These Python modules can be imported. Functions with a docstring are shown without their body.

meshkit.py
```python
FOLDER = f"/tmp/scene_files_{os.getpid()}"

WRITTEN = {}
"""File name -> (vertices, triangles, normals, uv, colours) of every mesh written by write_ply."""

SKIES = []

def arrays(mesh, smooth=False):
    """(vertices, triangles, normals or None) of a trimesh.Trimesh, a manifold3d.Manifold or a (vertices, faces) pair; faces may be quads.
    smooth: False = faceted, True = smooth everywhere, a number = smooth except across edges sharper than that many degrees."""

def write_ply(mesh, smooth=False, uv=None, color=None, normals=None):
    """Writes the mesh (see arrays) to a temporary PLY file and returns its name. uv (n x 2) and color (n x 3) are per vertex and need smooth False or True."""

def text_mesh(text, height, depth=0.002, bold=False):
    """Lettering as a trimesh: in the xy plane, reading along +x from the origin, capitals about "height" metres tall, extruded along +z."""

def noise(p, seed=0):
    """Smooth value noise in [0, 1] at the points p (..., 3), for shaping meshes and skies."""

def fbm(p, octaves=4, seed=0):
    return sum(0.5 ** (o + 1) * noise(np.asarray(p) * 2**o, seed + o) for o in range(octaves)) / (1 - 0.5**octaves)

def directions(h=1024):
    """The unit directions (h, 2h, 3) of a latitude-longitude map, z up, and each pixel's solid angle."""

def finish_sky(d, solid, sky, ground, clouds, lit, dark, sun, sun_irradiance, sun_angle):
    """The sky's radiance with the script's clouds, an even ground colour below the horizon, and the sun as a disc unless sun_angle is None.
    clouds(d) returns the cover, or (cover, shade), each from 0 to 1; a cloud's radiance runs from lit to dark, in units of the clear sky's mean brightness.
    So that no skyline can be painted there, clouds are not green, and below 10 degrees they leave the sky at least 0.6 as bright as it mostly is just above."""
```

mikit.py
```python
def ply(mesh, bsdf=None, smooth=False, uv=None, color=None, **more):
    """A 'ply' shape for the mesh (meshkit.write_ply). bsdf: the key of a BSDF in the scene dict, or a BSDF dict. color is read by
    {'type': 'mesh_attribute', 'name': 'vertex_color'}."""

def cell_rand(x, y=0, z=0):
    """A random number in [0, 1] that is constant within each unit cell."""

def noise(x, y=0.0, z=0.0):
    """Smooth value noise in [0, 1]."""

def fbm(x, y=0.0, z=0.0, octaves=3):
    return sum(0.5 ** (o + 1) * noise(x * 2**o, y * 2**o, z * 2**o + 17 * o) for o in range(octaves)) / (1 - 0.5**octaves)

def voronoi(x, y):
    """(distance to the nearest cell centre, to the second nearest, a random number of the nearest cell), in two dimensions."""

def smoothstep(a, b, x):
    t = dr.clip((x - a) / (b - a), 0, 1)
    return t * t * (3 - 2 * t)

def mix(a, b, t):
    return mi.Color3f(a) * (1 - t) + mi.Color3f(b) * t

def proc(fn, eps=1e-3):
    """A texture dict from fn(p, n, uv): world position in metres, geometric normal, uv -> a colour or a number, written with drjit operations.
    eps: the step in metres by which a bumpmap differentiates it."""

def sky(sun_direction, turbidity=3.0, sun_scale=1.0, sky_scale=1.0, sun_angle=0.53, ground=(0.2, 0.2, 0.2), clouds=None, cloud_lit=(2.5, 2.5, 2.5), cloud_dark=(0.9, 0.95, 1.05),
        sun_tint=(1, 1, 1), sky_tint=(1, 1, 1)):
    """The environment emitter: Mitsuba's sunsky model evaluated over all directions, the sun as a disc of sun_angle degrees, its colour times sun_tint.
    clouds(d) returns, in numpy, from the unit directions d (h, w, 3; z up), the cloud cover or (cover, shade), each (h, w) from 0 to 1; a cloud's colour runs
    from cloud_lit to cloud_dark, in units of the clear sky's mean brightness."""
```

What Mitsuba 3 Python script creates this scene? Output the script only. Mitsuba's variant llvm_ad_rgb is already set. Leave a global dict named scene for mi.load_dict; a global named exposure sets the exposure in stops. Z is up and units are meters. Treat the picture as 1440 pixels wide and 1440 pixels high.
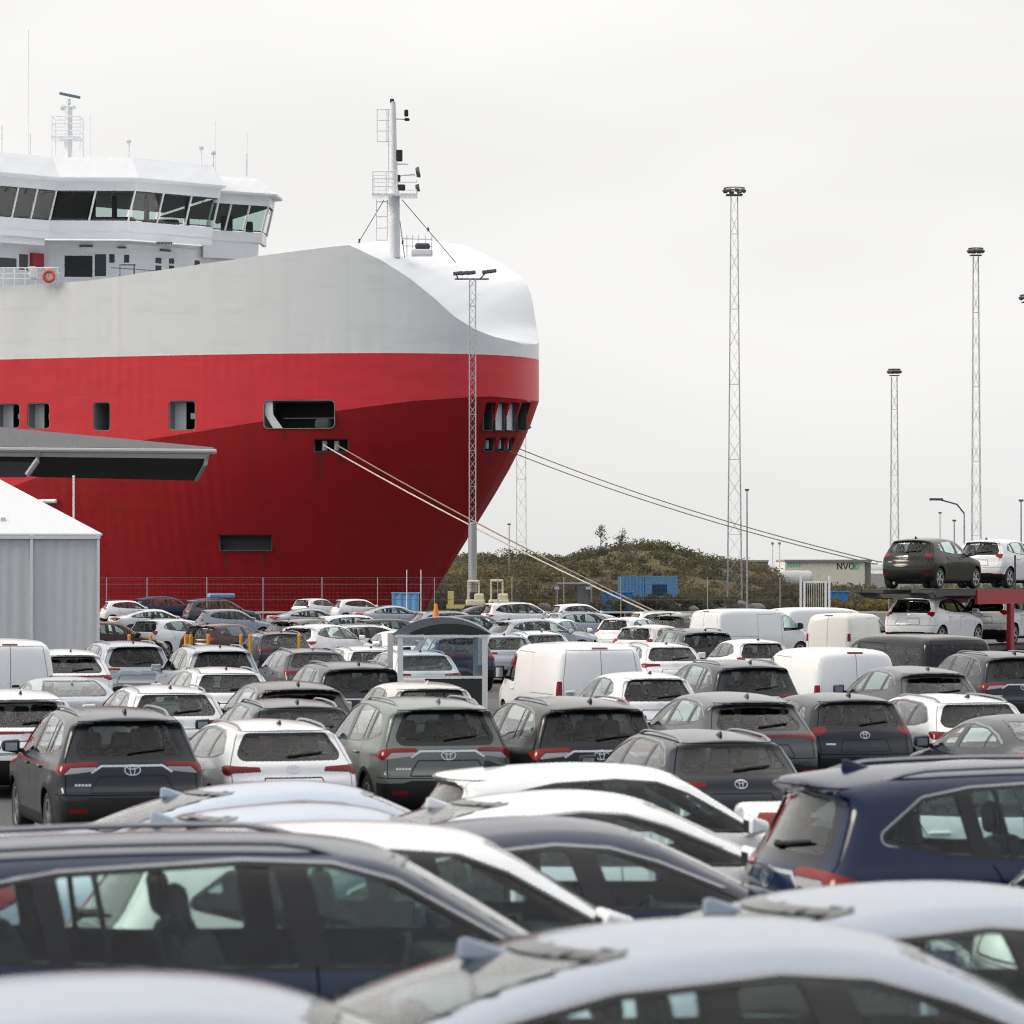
import math, random, json
import numpy as np, trimesh, manifold3d as m3, mitsuba as mi, mikit, meshkit, drjit as dr
from mikit import noise as tnoise, fbm as tfbm, smoothstep as tstep, mix as tmix
from scipy.ndimage import map_coordinates, gaussian_filter
from scipy.spatial import cKDTree
import shapely, shapely.affinity
from shapely.geometry import Polygon, LineString, Point, box as sbox
from shapely.ops import unary_union
T = mi.ScalarTransform4f
scene, labels = {}, {}

# ------------------------------------------------------------------ camera, sky, exposure
FPX, CAM_Z, HORIZON = 5100.0, 3.4, 800.0          # focal length in photograph pixels, eye height, row of the horizon
pitch = math.atan((HORIZON - 720) / FPX)
scene['camera'] = {'type': 'thinlens', 'fov': 2 * math.degrees(math.atan(720 / FPX)), 'fov_axis': 'x', 'aperture_radius': .0125, 'focus_distance': 105.,
                   'near_clip': .5, 'far_clip': 20000., 'to_world': T().look_at([0, 0, CAM_Z], [0, math.cos(pitch), CAM_Z + math.sin(pitch)], [0, 0, 1])}
def cloud_layer(d):
    """A high bright overcast: whitest and slightly warm ahead, thicker and bluer behind the camera."""
    q = np.stack([d[..., 0] * 6, d[..., 1] * 6, d[..., 2] * 17], -1)
    n = meshkit.fbm(q + 3.1, 4, seed=4) * .5 + meshkit.fbm(q * [.45, .45, .5] + 8.7, 3, seed=9) * .5 - .5
    warm = np.exp(-((d[..., 2] - .085) / .045) ** 2 - ((d[..., 0] - .07) / .12) ** 2) * (d[..., 1] > 0)
    behind = np.clip((.55 - d[..., 1]) / 1.5, 0, 1)
    bright = 2.50 * (1 + 1.25 * np.clip(d[..., 2], 0, 1)) * (1 - .08 * behind) * (1 + .42 * n + .06 * warm)       # an overcast dome, brightest overhead
    return 1 - .52 * behind ** 1.3, 1 - (bright - 1.3) / 4.2                                                   # the layer thins to blue behind the camera
scene['sky_light'] = mikit.sky((-.80, -.25, .55), turbidity=3, sun_scale=.42, sun_angle=22, ground=(.12, .12, .12), clouds=cloud_layer,
                               cloud_lit=(5.72, 5.60, 5.40), cloud_dark=(1.25, 1.29, 1.34), sun_tint=(.88, .97, 1.14))
exposure = 1.98

def at(px, py, d):
    """The point at depth d along the sight line of a photograph pixel."""
    return np.array([(px - 720) / FPX * d, d, CAM_Z + (HORIZON - py) / FPX * d])
def yard_z(y):
    """The yard falls gently away from the camera for the first 42 m, then lies level."""
    return .0255 * max(0., 42.5 - y)
def depth_of(py, z):
    d = FPX * (CAM_Z - z) / (py - HORIZON)
    for _ in range(30): d = FPX * (CAM_Z - z - yard_z(d)) / (py - HORIZON)
    return d

def add(key, mesh, bsdf, smooth=False, F=None, **lab):
    scene[key] = shape_dict(mesh, bsdf, smooth, F)
    if lab: labels[key] = lab
    return key
used = set()
def name(key):
    if key not in used:
        used.add(key); return key
    i = 1
    while '%s_%03d' % (key, i) in used: i += 1
    used.add('%s_%03d' % (key, i)); return '%s_%03d' % (key, i)
def thing(key, label, cat, group=None):
    k = name(key); labels[k] = {'label': label, 'category': cat}
    if group: labels[k]['group'] = group
    return k
def part(t, key, mesh, bsdf, smooth=False, **lab):
    return add(name(t + '__' + key), mesh, bsdf, smooth, **lab)
# ------------------------------------------------------------------ mesh helpers
def sstep(a, b, x):
    t = np.clip((x - a) / (b - a), 0, 1)
    return t * t * (3 - 2 * t)

def to_vf(m):
    if isinstance(m, m3.Manifold):
        k = m.to_mesh()
        return np.array(k.vert_properties[:, :3], float), np.array(k.tri_verts, int)
    if isinstance(m, trimesh.Trimesh):
        return np.array(m.vertices, float), np.array(m.faces, int)
    return np.asarray(m[0], float), np.asarray(m[1], int)

def join(*ms):
    vs, fs, n = [], [], 0
    for m in ms:
        v, f = to_vf(m)
        vs.append(v); fs.append(f + n); n += len(v)
    return np.vstack(vs), np.vstack(fs)

def solid(v, f):
    return m3.Manifold(m3.Mesh(vert_properties=np.ascontiguousarray(v, np.float32), tri_verts=np.ascontiguousarray(f, np.uint32)))

def polys(g):
    if g.is_empty: return []
    return [p for p in getattr(g, 'geoms', [g]) if p.geom_type == 'Polygon' and p.area > 1e-7]

def prism(g, h0, h1):
    """Extrudes a shapely shape along +z from h0 to h1."""
    cs = []
    for p in polys(g):
        p = shapely.geometry.polygon.orient(p)
        cs.append(np.array(p.exterior.coords)[:-1]); cs += [np.array(i.coords)[:-1] for i in p.interiors]
    return m3.CrossSection(cs, m3.FillRule.EvenOdd).extrude(h1 - h0).translate([0, 0, h0])

def side_prism(g, y0, y1):       # shape in (x, z)
    return prism(g, y0, y1).transform(np.array([[1, 0, 0, 0], [0, 0, 1, 0], [0, 1, 0, 0]], float))

def rear_prism(g, x0, x1):       # shape in (y, z)
    return prism(g, x0, x1).transform(np.array([[0, 0, 1, 0], [1, 0, 0, 0], [0, 1, 0, 0]], float))

def rnd(pts, r=0.03):
    p = Polygon(pts) if not hasattr(pts, 'geom_type') else pts
    return p.buffer(-r, quad_segs=4).buffer(2 * r, quad_segs=4).buffer(-r, quad_segs=4)

def mirror_y(g):
    return shapely.affinity.scale(g, -1, 1, origin=(0, 0))

def rbox(cx, cy, cz, sx, sy, sz, r=0.03, seg=6):
    r = min(r, sx / 2.02, sy / 2.02, sz / 2.02)
    s = m3.Manifold.sphere(r, seg)
    return m3.Manifold.batch_hull([s.translate([cx + a * (sx / 2 - r), cy + b * (sy / 2 - r), cz + c * (sz / 2 - r)]) for a in (-1, 1) for b in (-1, 1) for c in (-1, 1)])

def bx(x0, x1, y0, y1, z0, z1):
    v = np.array([[x, y, z] for x in (x0, x1) for y in (y0, y1) for z in (z0, z1)], float)
    f = np.array([[0, 1, 3], [0, 3, 2], [4, 6, 7], [4, 7, 5], [0, 4, 5], [0, 5, 1], [2, 3, 7], [2, 7, 6], [0, 2, 6], [0, 6, 4], [1, 5, 7], [1, 7, 3]])
    return v, f

def tube(pts, r, sides=6, closed_ends=True):
    p = np.asarray(pts, float)
    t = np.gradient(p, axis=0); t /= np.linalg.norm(t, axis=1, keepdims=True) + 1e-12
    a = np.cross(t, np.where(np.abs(t[:, 2:]) < 0.9, [0, 0, 1.0], [1.0, 0, 0])); a /= np.linalg.norm(a, axis=1, keepdims=True) + 1e-12
    b = np.cross(t, a); ang = np.arange(sides) * 2 * np.pi / sides
    rr = np.broadcast_to(r, (len(p),))[:, None, None]
    v = (p[:, None] + rr * (np.cos(ang)[None, :, None] * a[:, None] + np.sin(ang)[None, :, None] * b[:, None])).reshape(-1, 3)
    i, j = np.meshgrid(np.arange(len(p) - 1), np.arange(sides), indexing='ij')
    q = np.stack([i * sides + j, i * sides + (j + 1) % sides, (i + 1) * sides + (j + 1) % sides, (i + 1) * sides + j], -1).reshape(-1, 4)
    f = np.vstack([q[:, [0, 1, 2]], q[:, [0, 2, 3]]])
    if closed_ends:
        n = len(v); v = np.vstack([v, p[:1], p[-1:]])
        k = np.arange(sides); e = (len(p) - 1) * sides
        f = np.vstack([f, np.stack([k * 0 + n, (k + 1) % sides, k], 1), np.stack([k * 0 + n + 1, e + k, e + (k + 1) % sides], 1)])
    return v, f

def revolve(prof, seg=32):       # profile (r, h) about z
    pr = np.asarray(prof, float); a = np.arange(seg) * 2 * np.pi / seg
    v = np.stack([pr[:, None, 0] * np.cos(a), pr[:, None, 0] * np.sin(a), np.broadcast_to(pr[:, None, 1], (len(pr), seg))], -1).reshape(-1, 3)
    i, j = np.meshgrid(np.arange(len(pr) - 1), np.arange(seg), indexing='ij')
    q = np.stack([i * seg + j, i * seg + (j + 1) % seg, (i + 1) * seg + (j + 1) % seg, (i + 1) * seg + j], -1).reshape(-1, 4)
    return v, np.vstack([q[:, [0, 1, 2]], q[:, [0, 2, 3]]])

def xf(m, M):
    v, f = to_vf(m); M = np.asarray(M, float)
    f = f[:, ::-1] if np.linalg.det(M[:3, :3]) < 0 else f
    return v @ M[:3, :3].T + M[:3, 3], f

def rot(ax, deg):
    return np.array(trimesh.transformations.rotation_matrix(math.radians(deg), {'x': [1, 0, 0], 'y': [0, 1, 0], 'z': [0, 0, 1]}[ax]))
def shift(x, y, z):
    M = np.eye(4); M[:3, 3] = x, y, z; return M

def net(V, org, h, level):
    """Naive surface net of a sampled function: closed where it is inside (below level)."""
    V = V - level; nx, ny, nz = V.shape; ins = V < 0
    acc = np.zeros((nx - 1, ny - 1, nz - 1, 3)); cnt = np.zeros((nx - 1, ny - 1, nz - 1))
    sl = lambda o, n: slice(o, o + n - 1)
    for ax in range(3):
        for p in (0, 1):
            for q in (0, 1):
                o = [0, 0, 0]; others = [k for k in range(3) if k != ax]
                o[others[0]], o[others[1]] = p, q
                e = list(o); e[ax] = 1
                a = V[sl(o[0], nx), sl(o[1], ny), sl(o[2], nz)]; b = V[sl(e[0], nx), sl(e[1], ny), sl(e[2], nz)]
                c = (a < 0) != (b < 0)
                t = np.where(c, a / np.where(c, a - b, 1), 0)
                for k in range(3):
                    acc[..., k] += np.where(c, t if k == ax else o[k], 0)
                cnt += c
    act = cnt > 0
    idx = -np.ones(act.shape, int); idx[act] = np.arange(act.sum())
    cell = np.argwhere(act)
    v = (cell + acc[act] / cnt[act][:, None]) * h + org
    faces = []
    for ax in range(3):
        o1, o2 = [(1, 2), (2, 0), (0, 1)][ax]
        s0 = [slice(1, -1)] * 3; s1 = [slice(1, -1)] * 3
        s0[ax] = slice(0, -1); s1[ax] = slice(1, None)
        a, b = ins[tuple(s0)], ins[tuple(s1)]
        for flip, m in ((False, a & ~b), (True, ~a & b)):
            g = np.argwhere(m)
            if len(g) == 0: continue
            g = g + np.array([0 if k == ax else 1 for k in range(3)])
            c = []
            for d1, d2 in ((-1, -1), (0, -1), (0, 0), (-1, 0)):
                k = g.copy(); k[:, o1] += d1; k[:, o2] += d2
                c.append(idx[k[:, 0], k[:, 1], k[:, 2]])
            q = np.stack(c, 1)
            faces.append(q[:, ::-1] if flip else q)
    q = np.vstack(faces)
    return v, np.vstack([q[:, [0, 1, 2]], q[:, [0, 2, 3]]])

def chaikin(p, n=2):
    p = np.asarray(p, float)
    for _ in range(n):
        q = np.roll(p, -1, 0)
        p = np.stack([.75 * p + .25 * q, .25 * p + .75 * q], 1).reshape(-1, 2)
    return p

def shape_dict(m, bsdf, smooth=35, F=None):
    v, f, n = meshkit.arrays(to_vf(m), smooth)
    if F is not None and n is not None:
        g = F.grad(v); d = (g * n).sum(1)
        n = np.where(d[:, None] > 0.8, g, np.where(d[:, None] < -0.8, -g, n))
    path = meshkit.write_ply((v, f), True if n is not None else False, normals=n)
    return {'type': 'ply', 'filename': path, 'face_normals': n is None, 'bsdf': {'type': 'ref', 'id': bsdf}}

# ------------------------------------------------------------------ car body as a smooth function
class Body:
    def __init__(s, sp):
        s.sp = sp
        pts = chaikin(sp['sil'], 3)
        s.poly = Polygon(pts)
        x0, z0, x1, z1 = s.poly.bounds
        s.h = .012; s.o = np.array([x0 - .5, z0 - .5])
        n = np.ceil((np.array([x1 + .5, z1 + .5]) - s.o) / s.h).astype(int) + 1
        X, Z = np.meshgrid(s.o[0] + np.arange(n[0]) * s.h, s.o[1] + np.arange(n[1]) * s.h, indexing='ij')
        ring = s.poly.exterior; L = ring.length
        dense = np.array([ring.interpolate(d).coords[0] for d in np.arange(0, L, .006)])
        d = cKDTree(dense).query(np.stack([X.ravel(), Z.ravel()], 1))[0].reshape(X.shape)
        s.g = gaussian_filter(np.where(shapely.contains_xy(s.poly, X, Z), -d, d), 1.5)
        wz = np.array(sp['wz'], float)
        s.wzz = np.linspace(-.3, 2.6, 600); w = np.interp(s.wzz, wz[:, 0], wz[:, 1])
        k = np.exp(-np.linspace(-2, 2, 13) ** 2); k /= k.sum()
        s.wzv = np.convolve(np.pad(w, 6, mode='edge'), k, 'valid')
        s.tx = np.linspace(-3, 3, 601); k2 = np.exp(-np.linspace(-2, 2, 25) ** 2); k2 /= k2.sum(); b = np.array(sp['bow'], float)
        sm = lambda w: np.convolve(np.pad(w, 12, mode='edge'), k2, 'valid')
        s.bowv, s.planv = sm(np.interp(s.tx, b[:, 0], b[:, 1])), sm(np.interp(s.tx, *sp['plan']))
    def __call__(s, x, y, z):
        sp = s.sp; ya = np.abs(y)
        pl = np.interp(x, s.tx, s.planv)
        W = np.interp(z, s.wzz, s.wzv) * pl
        for xw in sp['axles']:
            W = W + sp.get('flare', .012) * np.exp(-((x - xw) / .42) ** 4) * (1 - sstep(.72, .98, z))
        t = np.clip(ya / W, 0, 1.25)
        b = np.interp(x, s.tx, s.bowv)
        xe = x + b * t * t
        ze = z + sp.get('crown', .05) * t * t * sstep(.75, 1.05, z)
        S = map_coordinates(s.g, [(xe - s.o[0]) / s.h, (ze - s.o[1]) / s.h], order=1, mode='nearest', prefilter=False)
        B = ya - W
        k = sp.get('k', .11)
        hh = np.maximum(k - np.abs(S - B), 0) / k
        return np.maximum(S, B) + hh * hh * k * .25
    def sideness(s, x, y, z):
        """How far the body's flank stands out beyond its top and ends there."""
        sp = s.sp; k = dict(sp); full = s(x, y, z)
        W = np.interp(z, s.wzz, s.wzv) * np.interp(x, s.tx, s.planv)
        return np.abs(y) - W - full
    def grad(s, v, e=.03):
        g = np.stack([s(*(v + e * np.eye(3)[i]).T) - s(*(v - e * np.eye(3)[i]).T) for i in range(3)], 1) / (2 * e)
        return g / (np.linalg.norm(g, axis=1, keepdims=True) + 1e-9)
    def solids(s, h, levels):
        x0, z0, x1, z1 = s.poly.bounds; w = s.wzv.max() + .1
        nx, nz = int((x1 - x0 + .24) / h) + 2, int((z1 - z0 + .24) / h) + 2
        ny = int(w / h) + 2
        X, Y, Z = np.meshgrid(x0 - .12 + np.arange(nx) * h, (np.arange(2 * ny) - ny + .5) * h, z0 - .12 + np.arange(nz) * h, indexing='ij')
        V = s(X.ravel(), Y.ravel(), Z.ravel()).reshape(X.shape)
        out = []
        for lv in levels:
            v, f = net(V, np.array([X[0, 0, 0], Y[0, 0, 0], Z[0, 0, 0]]), h, lv)
            for _ in range(2):
                e = .01
                g = np.stack([s(*(v + e * np.eye(3)[i]).T) - s(*(v - e * np.eye(3)[i]).T) for i in range(3)], 1) / (2 * e)
                v = v - np.clip((s(*v.T) - lv) / ((g * g).sum(1) + .05), -h, h)[:, None] * g
            m = solid(v, f)
            out.append(m.simplify(.0007 if h < .05 else .0015))
        return out

def keep_faces(m, F, lo, hi):
    """Triangles of m that lie between two levels of F, as an open sheet."""
    v, f = to_vf(m)
    if len(f) == 0: return v, f
    c = F(*v[f].mean(1).T); d = F(*v.T)[f]
    k = (c > lo) & (c < hi) & (d > lo).all(1) & (d < hi).all(1)
    f = f[k]; used = np.unique(f); re = -np.ones(len(v), int); re[used] = np.arange(len(used))
    return v[used], re[f]

def drop_inner(m, F, lv):
    v, f = to_vf(m); d = F(*v.T)[f]
    f = f[~(d < lv).all(1)]; used = np.unique(f); re = -np.ones(len(v), int); re[used] = np.arange(len(used))
    return v[used], re[f]
# ------------------------------------------------------------------ the kinds of vehicle
def quad(*p): return Polygon(p)
def band(line, w): return LineString(line).buffer(w / 2, cap_style=2, join_style=2)

KINDS = {}
KINDS['suv'] = dict(
    L=4.6, sil=[(-2.2, .30), (-2.29, .42), (-2.30, .62), (-2.27, .74), (-2.21, .78), (-2.20, .93), (-2.17, 1.07), (-2.12, 1.13), (-1.97, 1.45), (-1.95, 1.525), (-2.07, 1.56), (-2.09, 1.585), (-2.0, 1.615), (-1.5, 1.665),
                (-.8, 1.69), (-.1, 1.685), (.3, 1.645), (.5, 1.575), (.9, 1.325), (1.22, 1.11), (1.34, 1.065), (1.9, .99), (2.18, .90), (2.27, .72), (2.30, .52), (2.22, .30), (2.0, .21), (0, .2), (-1.9, .24)],
    wz=[(.15, .84), (.3, .885), (.55, .915), (.8, .925), (.98, .918), (1.05, .90), (1.1, .872), (1.3, .795), (1.5, .712), (1.62, .645), (1.72, .60)],
    plan=([-2.35, -2.0, -1.5, -.5, .8, 1.6, 2.0, 2.35], [.915, .955, .985, 1, 1, .99, .955, .88]),
    bow=[(-2.5, -.14), (-1.9, -.12), (-1.4, 0), (.2, 0), (.6, .08), (1.3, .12), (2.0, .22), (2.5, .36)], axles=(1.37, -1.32), flare=.022, wheel=.352, crown=.055, k=.10,
    dlo=[(1.05, 1.085), (-.6, 1.105), (-1.3, 1.15), (-1.72, 1.24), (-1.70, 1.30), (-1.42, 1.505), (-1.1, 1.56), (-.3, 1.60), (.10, 1.58), (.37, 1.50)],
    pillars=[[(.02, 1.0), (-.12, 1.7)], [(-1.06, 1.0), (-1.18, 1.7)]], pw=[.15, .10], divs=[[(-.86, 1.0), (-.96, 1.7)]],
    ws=[(.66, 1.13), (.535, 1.55)], bl=[(.63, 1.155), (.47, 1.50)], blx=-1.75, frame=.055,
    lamps=[(.40, 1.03), (.42, 1.075), (.70, 1.09), (1.1, 1.09), (1.1, .90), (.86, .90), (.74, 1.02)], lampside=[(-2.6, .80), (-2.6, 1.2), (-2.05, 1.07), (-1.80, .99), (-1.98, .94)],
    clear=[(.45, .975), (.43, 1.022), (.73, 1.012), (.82, .93), (.60, .955)],
    chrome=[[(-.49, .955), (-.37, 1.035), (.37, 1.035), (.49, .955)]], recess=[(-.40, .915), (.40, .915), (.52, .72), (-.52, .72)],
    clad_z=.40, clad_rear=.66, arch=True, rails=True, rails_z=1.665, gate=[(.80, .69), (.78, 1.1), (.60, 1.56)], doors=[[(.0, .3), (.0, 1.12)], [(-.95, .66), (-.86, .8), (-1.02, 1.1)], [(1.12, .45), (1.02, 1.0)]], emblem=(.985, .075),
    badge=[(.50, .795, .20)], reflector=[(.55, .50)], diffuser=True, mirror=(.86, 1.11), seats=.62, strip=True)
KINDS['wagon'] = dict(
    L=4.65, sil=[(-2.2, .28), (-2.31, .42), (-2.33, .60), (-2.29, .76), (-2.22, .82), (-2.19, .95), (-2.13, 1.0), (-1.78, 1.315), (-1.79, 1.355), (-1.83, 1.375), (-1.74, 1.40), (-1.2, 1.44), (-.5, 1.465), (.1, 1.45), (.42, 1.395), (.95, 1.10), (1.2, .97), (1.35, .93),
                 (1.9, .84), (2.2, .74), (2.31, .60), (2.33, .45), (2.25, .25), (2.0, .17), (0, .16), (-1.9, .2)],
    wz=[(.1, .82), (.25, .86), (.5, .89), (.75, .90), (.90, .89), (.97, .865), (1.15, .79), (1.3, .70), (1.4, .61), (1.5, .56)],
    plan=([-2.4, -2.0, -1.5, -.5, .8, 1.6, 2.0, 2.4], [.90, .945, .98, 1, 1, .985, .95, .87]),
    bow=[(-2.5, -.2), (-1.9, -.14), (-1.4, 0), (.2, 0), (.6, .09), (1.3, .13), (2.0, .26), (2.5, .42)], axles=(1.38, -1.32), wheel=.325, crown=.05, k=.11,
    dlo=[(.98, .955), (-.6, .975), (-1.3, 1.01), (-1.72, 1.075), (-1.70, 1.12), (-1.45, 1.28), (-1.1, 1.345), (-.3, 1.375), (.08, 1.345), (.34, 1.262)],
    pillars=[[(.06, .9), (-.10, 1.5)], [(-.92, .9), (-1.05, 1.5)]], pw=[.12, .10], divs=[],
    ws=[(.65, 1.0), (.50, 1.35)], bl=[(.66, 1.03), (.50, 1.31)], blx=-1.5, frame=.03,
    lamps=[(.40, .875), (.42, .93), (.72, .945), (1.1, .98), (1.1, .79), (.86, .79), (.74, .855)], lampside=[(-2.6, .7), (-2.6, 1.1), (-2.1, .985), (-1.88, .93), (-2.0, .84)],
    chrome=[], recess=[(-.36, .80), (.36, .80), (.42, .65), (-.42, .65)], clad_z=.22, clad_rear=.42, arch=False, rails=True, rails_z=1.435, gate=[(.76, .62), (.76, .95), (.60, 1.36)],
    doors=[[(.03, .25), (.03, .97)], [(-.92, .6), (-.84, .72), (-.98, 1.0)], [(1.12, .4), (1.05, .95)]], emblem=(.905, .06), badge=[(.50, .76, .16)], reflector=[(.62, .40)], mirror=(.86, .99), seats=.50, strip=True)
KINDS['crossover'] = dict(
    L=4.4, sil=[(-2.08, .30), (-2.18, .42), (-2.20, .62), (-2.16, .78), (-2.10, .86), (-2.08, 1.0), (-2.02, 1.05), (-1.60, 1.37), (-1.58, 1.415), (-1.70, 1.44), (-1.72, 1.465), (-1.6, 1.49), (-1.1, 1.54), (-.5, 1.57), (.05, 1.565), (.38, 1.50), (.9, 1.20), (1.14, 1.05), (1.3, 1.01),
                (1.8, .93), (2.08, .83), (2.18, .66), (2.20, .5), (2.12, .28), (1.9, .2), (0, .19), (-1.8, .23)],
    wz=[(.12, .84), (.3, .885), (.55, .905), (.8, .91), (.95, .90), (1.02, .875), (1.2, .80), (1.38, .705), (1.5, .615), (1.62, .56)],
    plan=([-2.3, -1.9, -1.4, -.5, .8, 1.5, 1.9, 2.3], [.905, .95, .985, 1, 1, .985, .95, .87]),
    bow=[(-2.4, -.18), (-1.8, -.14), (-1.3, 0), (.2, 0), (.55, .08), (1.2, .12), (1.9, .26), (2.4, .42)], axles=(1.3, -1.28), flare=.028, wheel=.345, crown=.05, k=.11,
    dlo=[(.96, 1.035), (-.5, 1.075), (-1.15, 1.135), (-1.55, 1.22), (-1.50, 1.27), (-1.25, 1.395), (-.9, 1.455), (-.3, 1.48), (.08, 1.455), (.34, 1.362)],
    pillars=[[(.02, 1.0), (-.12, 1.6)], [(-.92, 1.0), (-1.02, 1.6)]], pw=[.12, .09], divs=[],
    ws=[(.65, 1.08), (.50, 1.46)], bl=[(.64, 1.085), (.46, 1.385)], blx=-1.3, frame=.03,
    lamps=[(.0, .965), (.0, 1.0), (.5, 1.005), (1.1, 1.03), (1.1, .88), (.84, .87), (.62, .955)], lampside=[(-2.6, .7), (-2.6, 1.15), (-2.0, 1.035), (-1.72, 1.0), (-1.85, .93)],
    chrome=[], recess=[(-.36, .86), (.36, .86), (.44, .68), (-.44, .68)], clad_z=.40, clad_rear=.58, arch=True, rails=False, rails_z=1.5, gate=[(.76, .66), (.76, 1.0), (.58, 1.45)],
    doors=[[(.0, .3), (.0, 1.06)], [(-.9, .66), (-.82, .8), (-.97, 1.08)], [(1.05, .45), (1.0, .98)]], emblem=(.925, .06), badge=[(.50, .80, .15)], reflector=[(.58, .48)], mirror=(.82, 1.07), seats=.56, strip=True)
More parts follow.
